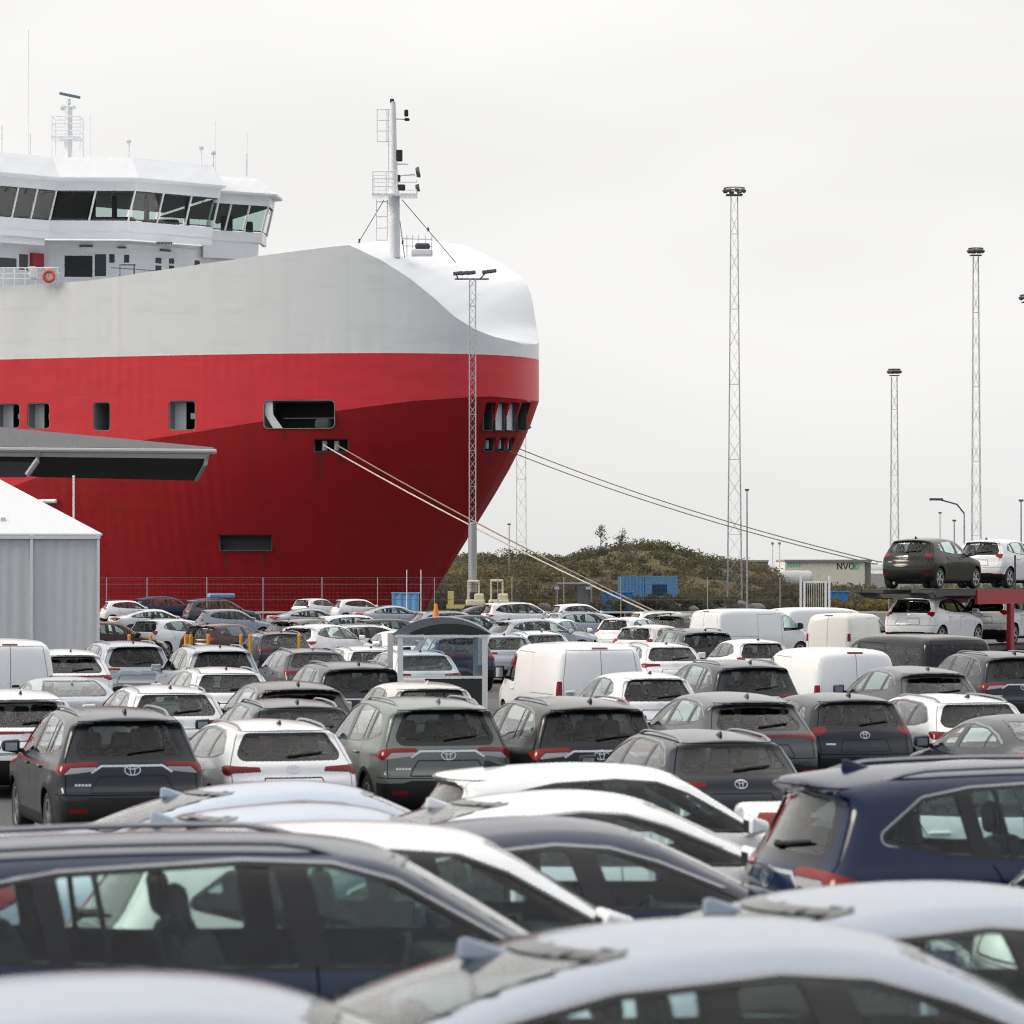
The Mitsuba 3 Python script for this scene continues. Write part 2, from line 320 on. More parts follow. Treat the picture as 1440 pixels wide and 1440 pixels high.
KINDS['sedan'] = dict(
    L=4.88, sil=[(-2.3, .26), (-2.41, .40), (-2.44, .60), (-2.41, .80), (-2.38, .98), (-2.36, 1.075), (-2.28, 1.09), (-1.95, 1.085), (-1.75, 1.10), (-1.30, 1.28), (-.85, 1.395), (-.3, 1.445), (.1, 1.435), (.4, 1.375), (.95, 1.115), (1.24, .97), (1.4, .925),
                 (1.95, .84), (2.3, .72), (2.42, .58), (2.44, .45), (2.36, .24), (2.1, .16), (0, .15), (-2.0, .19)],
    wz=[(.1, .84), (.25, .88), (.5, .91), (.75, .92), (.90, .91), (.97, .885), (1.15, .80), (1.3, .70), (1.38, .62), (1.5, .56)],
    plan=([-2.5, -2.1, -1.5, -.5, .8, 1.6, 2.1, 2.5], [.86, .92, .97, 1, 1, .985, .94, .86]),
    bow=[(-2.6, -.24), (-2.2, -.2), (-1.6, -.2), (-1.0, -.1), (-.6, 0), (.2, 0), (.6, .09), (1.3, .13), (2.1, .26), (2.6, .42)], axles=(1.42, -1.40), wheel=.335, crown=.055, k=.12,
    dlo=[(1.02, .965), (-.6, .995), (-1.2, 1.025), (-1.46, 1.065), (-1.40, 1.095), (-1.12, 1.20), (-.75, 1.285), (-.2, 1.33), (.10, 1.31), (.36, 1.235)],
    pillars=[[(.04, .9), (-.12, 1.5)]], pw=[.15], divs=[[(-.86, .9), (-1.0, 1.5)]],
    ws=[(.66, 1.0), (.50, 1.345)], bl=[(.60, 1.14), (.46, 1.365)], blx=-.6, frame=.02,
    lamps=[(.36, .93), (.38, 1.03), (.70, 1.05), (1.1, 1.05), (1.1, .88), (.80, .86), (.6, .92)], lampside=[(-2.7, .7), (-2.7, 1.2), (-2.15, 1.045), (-1.9, 1.0), (-2.1, .90)],
    chrome=[], recess=[(-.34, .94), (.34, .94), (.40, .78), (-.40, .78)], clad_z=.20, clad_rear=.36, arch=False, rails=False, rails_z=1.5, gate=[(.72, .72), (.70, 1.04), (.66, 1.2)],
    doors=[[(.01, .25), (.01, .98)], [(-1.0, .62), (-.92, .74), (-1.05, 1.0)], [(1.14, .4), (1.06, .95)]], emblem=(1.0, .06), badge=[(.44, .89, .16)], reflector=[(.60, .42)], mirror=(.88, 1.0), seats=.48, strip=True)
KINDS['hatchback'] = dict(
    L=3.95, sil=[(-1.85, .28), (-1.95, .42), (-1.97, .60), (-1.93, .74), (-1.87, .82), (-1.85, .98), (-1.80, 1.03), (-1.56, 1.34), (-1.54, 1.385), (-1.63, 1.41), (-1.64, 1.43), (-1.5, 1.46), (-1.0, 1.50), (-.4, 1.515), (.05, 1.49), (.3, 1.43), (.75, 1.15), (1.0, .99), (1.15, .95),
                 (1.6, .87), (1.85, .76), (1.95, .60), (1.97, .45), (1.9, .26), (1.7, .18), (0, .17), (-1.6, .21)],
    wz=[(.12, .79), (.3, .835), (.55, .86), (.8, .87), (.93, .86), (1.0, .835), (1.2, .755), (1.35, .675), (1.45, .60), (1.55, .56)],
    plan=([-2.0, -1.7, -1.2, -.5, .7, 1.3, 1.65, 2.0], [.89, .945, .985, 1, 1, .98, .94, .86]),
    bow=[(-2.2, -.2), (-1.7, -.14), (-1.2, 0), (.1, 0), (.45, .08), (1.0, .12), (1.7, .28), (2.2, .42)], axles=(1.22, -1.28), flare=.02, wheel=.315, crown=.05, k=.12,
    dlo=[(.83, .985), (-.4, 1.02), (-1.0, 1.075), (-1.34, 1.16), (-1.30, 1.21), (-1.12, 1.33), (-.8, 1.39), (-.3, 1.415), (.03, 1.39), (.27, 1.30)],
    pillars=[[(-.06, .9), (-.18, 1.5)], [(-.86, .9), (-.95, 1.5)]], pw=[.12, .08], divs=[],
    ws=[(.62, 1.03), (.48, 1.40)], bl=[(.62, 1.05), (.47, 1.355)], blx=-1.3, frame=.04,
    lamps=[(.56, .98), (.58, 1.06), (.8, 1.09), (1.1, 1.09), (1.1, .86), (.78, .86), (.66, .93)], lampside=[(-2.4, .7), (-2.4, 1.2), (-1.78, 1.085), (-1.62, 1.03), (-1.74, .90)],
    chrome=[], recess=[(-.34, .86), (.34, .86), (.40, .68), (-.40, .68)], clad_z=.24, clad_rear=.46, arch=False, rails=False, rails_z=1.5, gate=[(.68, .64), (.70, .98), (.56, 1.41)],
    doors=[[(-.08, .26), (-.08, 1.0)], [(-.86, .62), (-.8, .76), (-.92, 1.04)], [(.98, .4), (.9, .95)]], emblem=(.925, .06), badge=[(.46, .78, .14)], reflector=[(.60, .42)], mirror=(.72, 1.02), seats=.52, strip=False)
_van = dict(
    L=4.96, sil=[(-2.38, .36), (-2.47, .44), (-2.48, .62), (-2.46, .80), (-2.44, 1.2), (-2.37, 1.72), (-2.30, 1.845), (-2.1, 1.91), (-1.4, 1.94), (.2, 1.93), (.85, 1.87), (1.15, 1.76), (1.6, 1.42), (1.92, 1.18), (2.08, 1.10),
                 (2.32, 1.0), (2.43, .82), (2.47, .62), (2.47, .45), (2.36, .26), (2.1, .2), (0, .2), (-2.1, .26)],
    wz=[(.15, .88), (.35, .935), (.7, .955), (.95, .955), (1.1, .94), (1.4, .905), (1.65, .865), (1.85, .82), (2.0, .79)],
    plan=([-2.5, -2.2, -1.6, -.5, 1.0, 1.7, 2.1, 2.5], [.955, .98, 1, 1, 1, .98, .94, .86]),
    bow=[(-2.6, -.06), (-1.9, -.05), (-1.4, 0), (.6, 0), (1.1, .14), (1.9, .24), (2.6, .40)], axles=(1.56, -1.71), wheel=.34, crown=.05, k=.14,
    dlo=[(1.72, 1.16), (.72, 1.10), (.70, 1.62), (.78, 1.68), (1.02, 1.66), (1.3, 1.47)],
    pillars=[], pw=[], divs=[[(1.38, 1.0), (1.32, 1.8)]], ws=[(.78, 1.2), (.66, 1.70)], bl=None, blx=-2.1, frame=.0,
    lamps=[(.80, .80), (.80, 1.19), (1.1, 1.19), (1.1, .80)], lampside=[(-2.7, .7), (-2.7, 1.3), (-2.33, 1.25), (-2.35, .75)],
    chrome=[], recess=[(-.30, .80), (.22, .80), (.22, .66), (-.30, .66)], clad_z=.34, clad_rear=.54, arch=False, rails=False, rails_z=1.9, gate=[(.77, .56), (.77, 1.2), (.68, 1.80)],
    doors=[[(.62, .3), (.62, 1.8)], [(-.55, .4), (-.55, 1.72)], [(1.72, .45), (1.70, 1.1)], [(-.55, 1.72), (.62, 1.74)], [(-.55, .93), (-2.2, .93)]], emblem=(1.02, .05), badge=[(.46, .93, .18)], reflector=[(.72, .50)], mirror=(1.42, 1.20), seats=.72, strip=False, split=True)
KINDS['van'] = _van
KINDS['small_van'] = dict(_van, L=4.4,
    sil=[(-2.1, .34), (-2.18, .42), (-2.20, .60), (-2.18, .78), (-2.17, 1.15), (-2.10, 1.64), (-2.04, 1.75), (-1.9, 1.80), (-1.2, 1.83), (.1, 1.82), (.55, 1.77), (.85, 1.64), (1.2, 1.35), (1.45, 1.14), (1.6, 1.08), (2.0, .98), (2.14, .80), (2.19, .62), (2.19, .45), (2.1, .26), (1.85, .2), (0, .2), (-1.8, .26)],
    wz=[(.15, .86), (.35, .90), (.7, .925), (.95, .925), (1.1, .91), (1.4, .87), (1.6, .825), (1.75, .77), (1.9, .73)], plan=([-2.3, -2.0, -1.5, -.5, .8, 1.5, 1.9, 2.3], [.94, .97, .995, 1, 1, .98, .94, .86]),
    bow=[(-2.4, -.08), (-1.8, -.06), (-1.3, 0), (.4, 0), (.8, .14), (1.5, .24), (2.4, .40)], axles=(1.42, -1.35), wheel=.33, k=.16,
    dlo=[(1.32, 1.12), (.42, 1.08), (.40, 1.54), (.48, 1.60), (.70, 1.58), (.95, 1.40)], divs=[[(1.06, 1.0), (1.0, 1.7)]], ws=[(.74, 1.16), (.60, 1.62)],
    lamps=[(.765, .82), (.765, 1.10), (1.1, 1.10), (1.1, .82)], lampside=[(-2.5, .7), (-2.5, 1.2), (-2.05, 1.15), (-2.07, .76)], gate=[(.735, .52), (.735, 1.1), (.62, 1.70)],
    doors=[[(.34, .3), (.34, 1.7)], [(-.62, .4), (-.62, 1.62)], [(1.35, .45), (1.32, 1.05)], [(-.62, 1.62), (.34, 1.64)]], mirror=(1.06, 1.16), emblem=(1.0, .05), seats=.70)
KINDS['minibus'] = dict(_van, bl=[(.72, 1.20), (.64, 1.72)], frame=.05, split=False,
    dlo=[(1.72, 1.16), (.72, 1.10), (-2.1, 1.13), (-2.16, 1.2), (-2.1, 1.66), (.6, 1.70), (.98, 1.67), (1.3, 1.47)], pillars=[[(.66, 1.0), (.62, 1.8)], [(-.6, 1.0), (-.6, 1.8)], [(-1.5, 1.0), (-1.5, 1.8)]], pw=[.12, .1, .1])

def lowered(sp, f):
    """The same kind of body with every height above the wheels scaled."""
    o = dict(sp)
    for k in ('sil', 'dlo', 'ws', 'bl', 'lamps', 'lampside', 'clear', 'recess', 'gate'): o[k] = [(a, b * f) for a, b in sp[k]]
    for k in ('pillars', 'divs', 'doors', 'chrome'): o[k] = [[(a, b * f) for a, b in q] for q in sp[k]]
    o['wz'] = [(z * f, w) for z, w in sp['wz']]; o['badge'] = [(y, z * f, w) for y, z, w in sp['badge']]; o['reflector'] = [(y, z * f) for y, z in sp['reflector']]
    o['emblem'] = (sp['emblem'][0] * f, sp['emblem'][1]); o['mirror'] = (sp['mirror'][0], sp['mirror'][1] * f); o['seats'] = sp['seats'] * f; o['rails_z'] = sp['rails_z'] * f
    return o
KINDS['low_suv'] = lowered(KINDS['suv'], .92)
def fillet(pts, r=.02): return rnd(pts, r)
def both(half): return Polygon([(y, z) for y, z in half] + [(-y, z) for y, z in reversed(half)])

def build_kind(kind, res, near):
    """The parts of one kind of vehicle: {part key: (mesh, material, body function or None, smoothing angle)}."""
    sp = KINDS[kind]; F = Body(sp); P = {}; big = 9
    so, s2, sg, s3 = F.solids(res, (.0, -.02, -.007, .007))
    l1, l2 = F.solids(max(res, .055), (-.024, -.036))
    Lr, wr = sp['L'] / 2, sp['wheel']
    zw = wr; zx = -.02
    # openings
    dlo = rnd(sp['dlo'], .035)
    pill = [band(p, w) for p, w in zip(sp['pillars'], sp['pw'])]
    win = dlo.buffer(-.022, quad_segs=3).difference(unary_union(pill + [band(d, .025) for d in sp['divs']])) if pill or sp['divs'] else dlo.buffer(-.022)
    wins = [rnd(w, .012) for w in polys(win)]; wins.sort(key=lambda p: -p.centroid.x)
    side = lambda g: side_prism(g, .3, 1.5) + side_prism(g, -1.5, -.3)
    ws = rnd(both(sp['ws']), .05); wsx = (min(x for x, z in sp['sil'] if z > sp['ws'][1][1] and x > 0) - .3, Lr)
    wsP = rear_prism(ws, wsx[0], wsx[1]); wsF = rear_prism(ws.buffer(.025), wsx[0], wsx[1])
    if sp['bl']:
        bl = rnd(both(sp['bl']), .05); blP = rear_prism(bl, -Lr - .3, sp['blx']); blF = rear_prism(bl.buffer(sp['frame']), -Lr - .3, sp['blx'])
    # skin: painted panels with gaps, openings and wheel arches
    arch = [m3.Manifold.cylinder(2 * big, wr + .045, wr + .045, 40).rotate([90, 0, 0]).translate([xw, big, zw]) for xw in sp['axles']]
    well = m3.Manifold()
    for xw in sp['axles']:
        c = m3.Manifold.cylinder(.6, wr + .045, wr + .045, 40).rotate([90, 0, 0])
        well += c.translate([xw, 1.2, zw]) + c.translate([xw, -.6, zw])
    skin = (so - s2) - well
    gaps = []
    for d in sp['doors']: gaps.append(side_prism(band(d, .010), .3, 1.5)); gaps.append(side_prism(band(d, .010), -1.5, -.3))
    g = sp['gate']; gl = both([(y, z) for y, z in g])
    gaps.append(rear_prism(gl.exterior.buffer(.005), -Lr - .3, sp['blx'] if kind != 'sedan' else -1.8))
    if sp.get('split'): gaps.append(rear_prism(sbox(-.006, .55, .006, 1.8), -Lr - .3, -Lr + .5))
    gaps.append(rear_prism(sbox(-1.2, g[0][1] - .004, 1.2, g[0][1] + .004), -Lr - .3, -Lr + .42))
    for q in gaps: skin -= q
    openings = side(dlo) + wsF
    if sp['bl']: openings += blF
    frame = skin ^ openings                                   # black surrounds, split off from the paint
    skin -= openings
    cuts = side(unary_union(wins)) + wsP
    if sp['bl']: cuts += blP
    frame -= cuts
    cl = m3.Manifold.cube([big, big, sp['clad_z'] + 1], True).translate([0, 0, sp['clad_z'] / 2 - .5]) + rear_prism(Polygon([(-1.2, 0), (-1.2, sp['clad_rear'] - .05), (-.6, sp['clad_rear'] - .03), (-.5, sp['clad_rear']), (.5, sp['clad_rear']), (.6, sp['clad_rear'] - .03), (1.2, sp['clad_rear'] - .05), (1.2, 0)]), -Lr - .3, -Lr + .45)
    if sp['arch']:
        for xw in sp['axles']:
            cl += m3.Manifold.cylinder(2 * big, wr + .105, wr + .105, 40).rotate([90, 0, 0]).translate([xw, big, zw])
    clad = skin ^ cl; skin -= cl
    P['body'] = (drop_inner(skin, F, -.0185), 'paint', F, 30)
    P['cladding'] = (drop_inner(clad, F, -.0185), 'black_plastic', F, 30)
    if not frame.is_empty(): P['window_surround'] = (drop_inner(frame, F, -.0185), 'gloss_black', F, 30)
    lin = (l1 - l2) - cuts - well
    P['lining'] = (keep_faces(lin, F, -.045, -.028), 'lining', None, 30)
    # glass sheets
    gs = sg - s2
    names = ['window'] * len(wins)
    rear_glass = 'dark_glass'
    for i, w in enumerate(wins):
        for sgn in (1, -1):
            m = keep_faces(gs ^ side_prism(w.buffer(.002), *( (.3, 1.5) if sgn > 0 else (-1.5, -.3))), F, -.0135, .02)
            mat = 'clear_glass' if kind != 'minibus' or w.centroid.x > .5 else rear_glass
            P['window_%03d' % (2 * i + (sgn < 0))] = (m, mat, F, True)
    P['windscreen'] = (keep_faces(gs ^ rear_prism(ws.buffer(.002), *wsx), F, -.0135, .02), 'clear_glass', F, True)
    if sp['bl']: P['rear_window'] = (keep_faces(gs ^ rear_prism(bl.buffer(.002), -Lr - .3, sp['blx']), F, -.0135, .02), 'dark_glass' if kind in ('suv', 'low_suv', 'crossover', 'minibus') else 'tint_glass', F, True)
    # raised pieces that follow the body
    ro = s3 - s2
    def patch(rp, sidep=None):
        q = ro ^ rp
        return drop_inner(q ^ sidep if sidep is not None else q, F, -.0185)
    for sgn in (1, -1):
        lp = Polygon(sp['lamps']) if sgn > 0 else mirror_y(Polygon(sp['lamps']))
        ls = side_prism(Polygon(sp['lampside']), -1.5, 1.5)
        P['tail_light_%03d' % (sgn < 0)] = (patch(rear_prism(rnd(lp, .008), -Lr - .3, -Lr + 1), ls), 'red_lamp', F, 30)
        if sp.get('clear'):
            c = Polygon(sp['clear']); c = c if sgn > 0 else mirror_y(c)
            P['reversing_light_%03d' % (sgn < 0)] = (patch(rear_prism(rnd(c, .008), -Lr - .3, -Lr + .4)), 'clear_lamp', F, 30)
        hl = Polygon([(.48, .70), (.52, .80), (1.1, .90), (1.1, .74)]); zo = {'van': .16, 'minibus': .16, 'small_van': .12, 'suv': .10, 'low_suv': .07}.get(kind, 0)
        hl = shapely.affinity.translate(hl if sgn > 0 else mirror_y(hl), 0, zo)
        P['headlight_%03d' % (sgn < 0)] = (patch(rear_prism(rnd(hl, .01), Lr - .55, Lr + .3)), 'clear_lamp', F, 30)
        for y, z in sp['reflector']:
            P['reflector_%03d' % (sgn < 0)] = (patch(rear_prism(sbox(*sorted((sgn * y, sgn * (y + .2)))[:1], z - .025, max(sgn * y, sgn * (y + .2)), z + .025), -Lr - .3, -Lr + .22)), 'red_lamp', F, 30)
    P['grille'] = (patch(rear_prism(rnd([(-.55, .34), (-.48, .58), (.48, .58), (.55, .34)], .02), Lr - .5, Lr + .3)), 'black_plastic', F, 30)
    for i, c in enumerate(sp['chrome']): P['chrome_bar'] = (patch(rear_prism(band(c, .026), -Lr - .3, -Lr + .5)), 'chrome', F, 30)
    if sp.get('strip') and near:
        top = LineString([p for p in dlo.buffer(.006).exterior.coords]).buffer(.007)
        zc = sp['dlo'][0][1] + .10
        st = top.intersection(sbox(-3, zc + .03, 3, 2))
        for sgn in (1, -1):
            P['window_trim_%03d' % (sgn < 0)] = (patch(side_prism(st, *((.3, 1.5) if sgn > 0 else (-1.5, -.3)))), 'trim_metal', F, 30)
    ez, er = sp['emblem']
    if er:
        rings = Point(0, 0).buffer(1, quad_segs=10); el = lambda a, b, w, dx=0, dy=0: shapely.affinity.translate(shapely.affinity.scale(rings, a, b).difference(shapely.affinity.scale(rings, a - w, b - w)), dx, dy)
        e = unary_union([el(1.35, .92, .17), el(.46, .86, .15), el(.92, .36, .14, 0, .42)])
        e = shapely.affinity.translate(shapely.affinity.scale(e, er, er, origin=(0, 0)), 0, ez)
        P['emblem'] = (patch(rear_prism(e, -Lr - .3, -Lr + .5)), 'chrome', F, 30)
    for y, z, w in sp['badge']:
        g = unary_union([sbox(y - .0 + i * w / 5, z, y + i * w / 5 + w / 7, z + .028) for i in range(5)])
        P['badge'] = (patch(rear_prism(g, -Lr - .3, -Lr + .5)), 'chrome', F, 30)
    if sp['recess']:
        P['plate_recess'] = (patch(rear_prism(rnd(sp['recess'], .01).exterior.buffer(.006), -Lr - .3, -Lr + .5)), 'black_plastic', F, 30)
    # loose pieces
    mx, mz = sp['mirror']
    for sgn in (1, -1):
        yb = float(np.interp(mz, F.wzz, F.wzv)) * float(np.interp(mx, *sp['plan'])) + .01
        van = 'van' in kind or kind == 'minibus'
        hh = .24 if van else .15
        arm = join(rbox(mx + .02, sgn * (yb + .03), mz - .02, .07, .16, .05, .02))
        cap = m3.Manifold.batch_hull([m3.Manifold.sphere(.03, 8).translate(p) for p in [(mx - .04, sgn * (yb + .07), mz - .03), (mx - .04, sgn * (yb + .24), mz), (mx - .04, sgn * (yb + .24), mz + hh - .07), (mx - .04, sgn * (yb + .07), mz + hh - .06), (mx + .08, sgn * (yb + .10), mz + .0), (mx + .07, sgn * (yb + .20), mz + .02), (mx + .07, sgn * (yb + .19), mz + hh - .10), (mx + .08, sgn * (yb + .10), mz + hh - .10)]])
        P['mirror_%03d' % (sgn < 0)] = (join(cap), 'mirror_cap', None, 40)
        P['mirror_%03d__arm' % (sgn < 0)] = (arm, 'black_plastic', None, 40)
        P['mirror_%03d__mirror_glass' % (sgn < 0)] = (bx(mx - .074, mx - .068, *sorted((sgn * (yb + .08), sgn * (yb + .23))), mz - .02, mz + hh - .07), 'chrome', None, False)
        for i, d in enumerate(sp['doors'][:2] if not van else sp['doors'][:1]):
            dx = d[0][0] + .17 - (.03 if i else 0); dz = sp['dlo'][1][1] - .13
            yh = float(np.interp(dz, F.wzz, F.wzv)) + .012
            P['door_handle_%03d' % (2 * i + (sgn < 0))] = (to_vf(rbox(dx, sgn * yh, dz, .20, .035, .035, .015)), 'paint', None, 40)
    if sp['rails']:
        for sgn in (1, -1):
            xs = np.linspace(.15, -1.62, 14); zz = np.array([ _top(F, x, sgn * .53) for x in xs]); lift = .045 * np.clip(np.minimum(np.arange(14), 13 - np.arange(14)) / 1.5, 0, 1) - .012
            P['roof_rail_%03d' % (sgn < 0)] = (tube(np.stack([xs, xs * 0 + sgn * .55 - sgn * .02 * np.abs(xs + .6) ** 2 * .3, zz + lift], 1), .017, 6), 'rail', None, 50)
    if kind not in ('van', 'small_van', 'minibus'):
        xa = {'suv': -1.62, 'low_suv': -1.62, 'wagon': -1.35, 'crossover': -1.25, 'sedan': -1.05, 'hatchback': -1.15}[kind]; za = _top(F, xa, 0)
        fin = m3.Manifold.batch_hull([m3.Manifold.sphere(r, 8).translate(p) for r, p in [(.026, (xa + .09, 0, za - .01)), (.020, (xa - .06, 0, za)), (.009, (xa - .065, 0, za + .048)), (.009, (xa - .045, 0, za + .05))]])
        P['antenna'] = (to_vf(fin), 'fin', None, 40)
    if sp['bl'] and kind != 'sedan':
        zb = sp['bl'][0][1] + .03
        a = np.array([_rear(F, y, zb + h) for y, h in ((.02, 0), (-.14, .02), (-.30, .035), (-.42, .045))])
        P['wiper'] = (join(tube(a - [.018, 0, 0], .012, 5), rbox(a[0][0] - .01, .02, zb, .05, .07, .05, .02)), 'black_plastic', None, 50)
        zt = sp['bl'][1][1] + .045
    if 'van' in kind:
        zt = sp['gate'][2][1] + .035; p = _rear(F, 0, zt)
        P['brake_light'] = (patch(rear_prism(sbox(-.16, zt - .018, .16, zt + .018), -Lr - .3, -Lr + 1)), 'dark_red_lamp', F, 30)
        for sgn in (1, -1):
            pz = .98; p = _rear(F, .07, pz)
            if sgn < 0: P['door_handle_%03d' % 2] = (to_vf(rbox(p[0], .0 - .1, pz, .05, .16, .05, .02)), 'black_plastic', None, 40)
    # wheels
    i = 0
    for xw in sp['axles']:
        for sgn in (1, -1):
            yc = sgn * (float(np.interp(.45, F.wzz, F.wzv)) - .115)
            R, rr = wr, wr * .70
            ty = revolve([(rr, -.10), (rr + .02, -.108), (R - .03, -.108), (R - .006, -.085), (R, -.04), (R, .04), (R - .006, .085), (R - .03, .108), (rr + .02, .108), (rr, .10)], 36)
            disc = Point(0, 0).buffer(rr, quad_segs=10).difference(unary_union([rnd([(rr * .32 * math.cos(a - .16), rr * .32 * math.sin(a - .16)), (rr * .88 * math.cos(a - .46), rr * .88 * math.sin(a - .46)), (rr * .93 * math.cos(a), rr * .93 * math.sin(a)), (rr * .88 * math.cos(a + .46), rr * .88 * math.sin(a + .46)), (rr * .32 * math.cos(a + .16), rr * .32 * math.sin(a + .16))], .01) for a in np.arange(5) * 2 * np.pi / 5 + .3]))
            rim = join(prism(disc, .055, .085), revolve([(rr, -.09), (rr + .002, .10), (rr - .02, .10), (rr - .025, -.09)], 36), revolve([(0, .06), (.05, .098), (.03, .10), (0, .102)][1:], 12))
            drum = revolve([(0.001, -.02), (rr * .62, -.02), (rr * .62, .02), (.001, .02)], 20)
            M = shift(xw, yc, zw) @ rot('x', -90 if sgn > 0 else 90)
            P['wheel_%03d__tyre' % i] = (xf(ty, M), 'rubber', None, 30)
            P['wheel_%03d__rim' % i] = (xf(rim, M), 'rim', None, 30)
            P['wheel_%03d__brake_disc' % i] = (xf(drum, M), 'lining', None, 30)
            i += 1
    inner = [bx(-Lr + .45, Lr - .45, -.72, .72, wr - .08, wr + .02)] + [rbox(xw, 0, wr + .08, .5, 1.1, .5, .1) for xw in sp['axles']]
    P['underbody'] = (join(*inner), 'black_plastic', None, False)
    # cabin
    zs = sp['seats']; van = 'van' in kind
    xf_ = {'van': .95, 'small_van': .62, 'minibus': .95}.get(kind, -.08 if kind != 'hatchback' else -.14)
    def seat(x, y, w, z):
        return m3.Manifold.batch_hull([m3.Manifold.sphere(.06, 8).translate(p) for p in [(x + a, y + b * w, z + c) for a in (.0, .48) for b in (-1, 1) for c in (-.10, .04)]]), \
               m3.Manifold.batch_hull([m3.Manifold.sphere(.055, 8).translate(p) for p in [(x - .02, y - w, z), (x - .02, y + w, z), (x + .1, y - w * .8, z + .05), (x + .1, y + w * .8, z + .05), (x - .17, y - w * .8, z + .50), (x - .17, y + w * .8, z + .50), (x - .10, y - w * .6, z + .52), (x - .10, y + w * .6, z + .52)]])
    def head(x, y, z): return m3.Manifold.batch_hull([m3.Manifold.sphere(.045, 8).translate(p) for p in [(x - .20, y - .09, z + .62), (x - .20, y + .09, z + .62), (x - .22, y - .07, z + .74), (x - .22, y + .07, z + .74)]])
    rows = [(xf_ - .25, (.37, -.37), .17)]
    if not van: rows.append((xf_ - (.90 if kind == 'sedan' else 1.08), (.36, -.36, 0), .17))
    if kind == 'minibus': rows.append((xf_ - 2.1, (.36, -.36, 0), .17))
    k = 0
    for r, (x, ys, w) in enumerate(rows):
        for y in ys:
            low = .07 * r * (kind == 'sedan'); a, b = seat(x, y, w, zs - low); h = head(x, y, zs - low * 1.6)
            P['seat_%03d' % k] = (join(a, b, h, tube([(x - .19, y, zs + .48), (x - .2, y, zs + .62)], .012, 5)), 'seat', None, 40); k += 1
    xd = xf_ + (.70 if van or kind == 'minibus' else .78); dl = .26 if van or kind == 'minibus' else .5
    P['dashboard'] = (join(m3.Manifold.batch_hull([m3.Manifold.sphere(.05, 8).translate(p) for p in [(xd, s_ * .62, zs + .12) for s_ in (-1, 1)] + [(xd + .02, s_ * .62, zs + .36) for s_ in (-1, 1)] + [(xd + dl - .05, s_ * .55, zs + .34 - (.5 - dl) * .2) for s_ in (-1, 1)] + [(xd + dl, s_ * .55, zs) for s_ in (-1, 1)]])), 'lining', None, 40)
    a = np.arange(25) * 2 * np.pi / 24
    ringp = np.stack([np.sin(a) * .18 * .42, np.cos(a) * .18, np.sin(a) * .18 * .9], 1) + [xd - .16, .37, zs + .30]
    P['steering_wheel'] = (join(tube(ringp, .016, 6), tube([(xd - .16, .37, zs + .30), (xd + .1, .37, zs + .2)], .03, 6), tube([ringp[0], ringp[12]], .02, 5)), 'lining', None, 40)
    P['cabin_floor'] = (bx(-Lr + .55, xd + .2, -.70, .70, zs - .22, zs - .20), 'lining', None, False)
    if van: P['bulkhead'] = (bx(xf_ - .62, xf_ - .58, -.66, .66, .3, sp['sil'][9][1] - .3), 'lining', None, False)
    return {k: v for k, v in P.items() if len(to_vf(v[0])[1]) > 0}

def _top(F, x, y):
    z = np.linspace(2.2, .8, 281); d = F(z * 0 + x, z * 0 + y, z); i = int(np.argmax(d < 0)); return float(z[max(i, 1) - 1] + (z[i] - z[i - 1]) * d[i - 1] / (d[i - 1] - d[i]))
def _rear(F, y, z):
    x = np.linspace(-2.8, -.6, 441); d = F(x, x * 0 + y, x * 0 + z); i = int(np.argmax(d < 0)); return np.array([x[max(i, 1) - 1], y, z])
def rgb(c): return {'type': 'rgb', 'value': list(map(float, c)) if hasattr(c, '__len__') else [float(c)] * 3}
def two(b): return {'type': 'twosided', 'bsdf': b}
def paint(c, metallic=0., rough=.28, coat=1., flop=None):
    return two({'type': 'roughplastic', 'diffuse_reflectance': rgb(c), 'alpha': .03, 'int_ior': 1.47 if sum(c) < .6 else 1.5, 'nonlinear': False})
def plain(c, rough=.5, metallic=0., spec=.5): return two({'type': 'principled', 'base_color': rgb(c), 'roughness': rough, 'metallic': metallic, 'specular': spec})
scene.update({
    'black_plastic': plain((.012, .012, .013), .6, 0., .3), 'gloss_black': paint((.008, .008, .01), rough=.2), 'lining': plain((.018, .019, .021), .8, 0., .3), 'seat': plain((.032, .034, .038), .85, 0., .3),
    'rubber': plain((.02, .02, .021), .75), 'rim': plain((.42, .43, .45), .35, .8), 'chrome': plain((.56, .58, .61), .16, 1.), 'rail': plain((.30, .31, .33), .3, .9),
    'clear_glass': {'type': 'thindielectric', 'int_ior': 1.32, 'specular_transmittance': rgb((.80, .92, .89))},
    'tint_glass': {'type': 'thindielectric', 'int_ior': 1.32, 'specular_transmittance': rgb((.24, .28, .275))},
    'dark_glass': {'type': 'thindielectric', 'int_ior': 1.32, 'specular_transmittance': rgb((.085, .097, .10))},
    'trim_metal': plain((.26, .27, .29), .22, 1.),
    'red_lamp': paint((.18, .006, .008), rough=.25), 'dark_red_lamp': paint((.12, .008, .012), rough=.25), 'clear_lamp': paint((.30, .31, .32), 0., .2)})
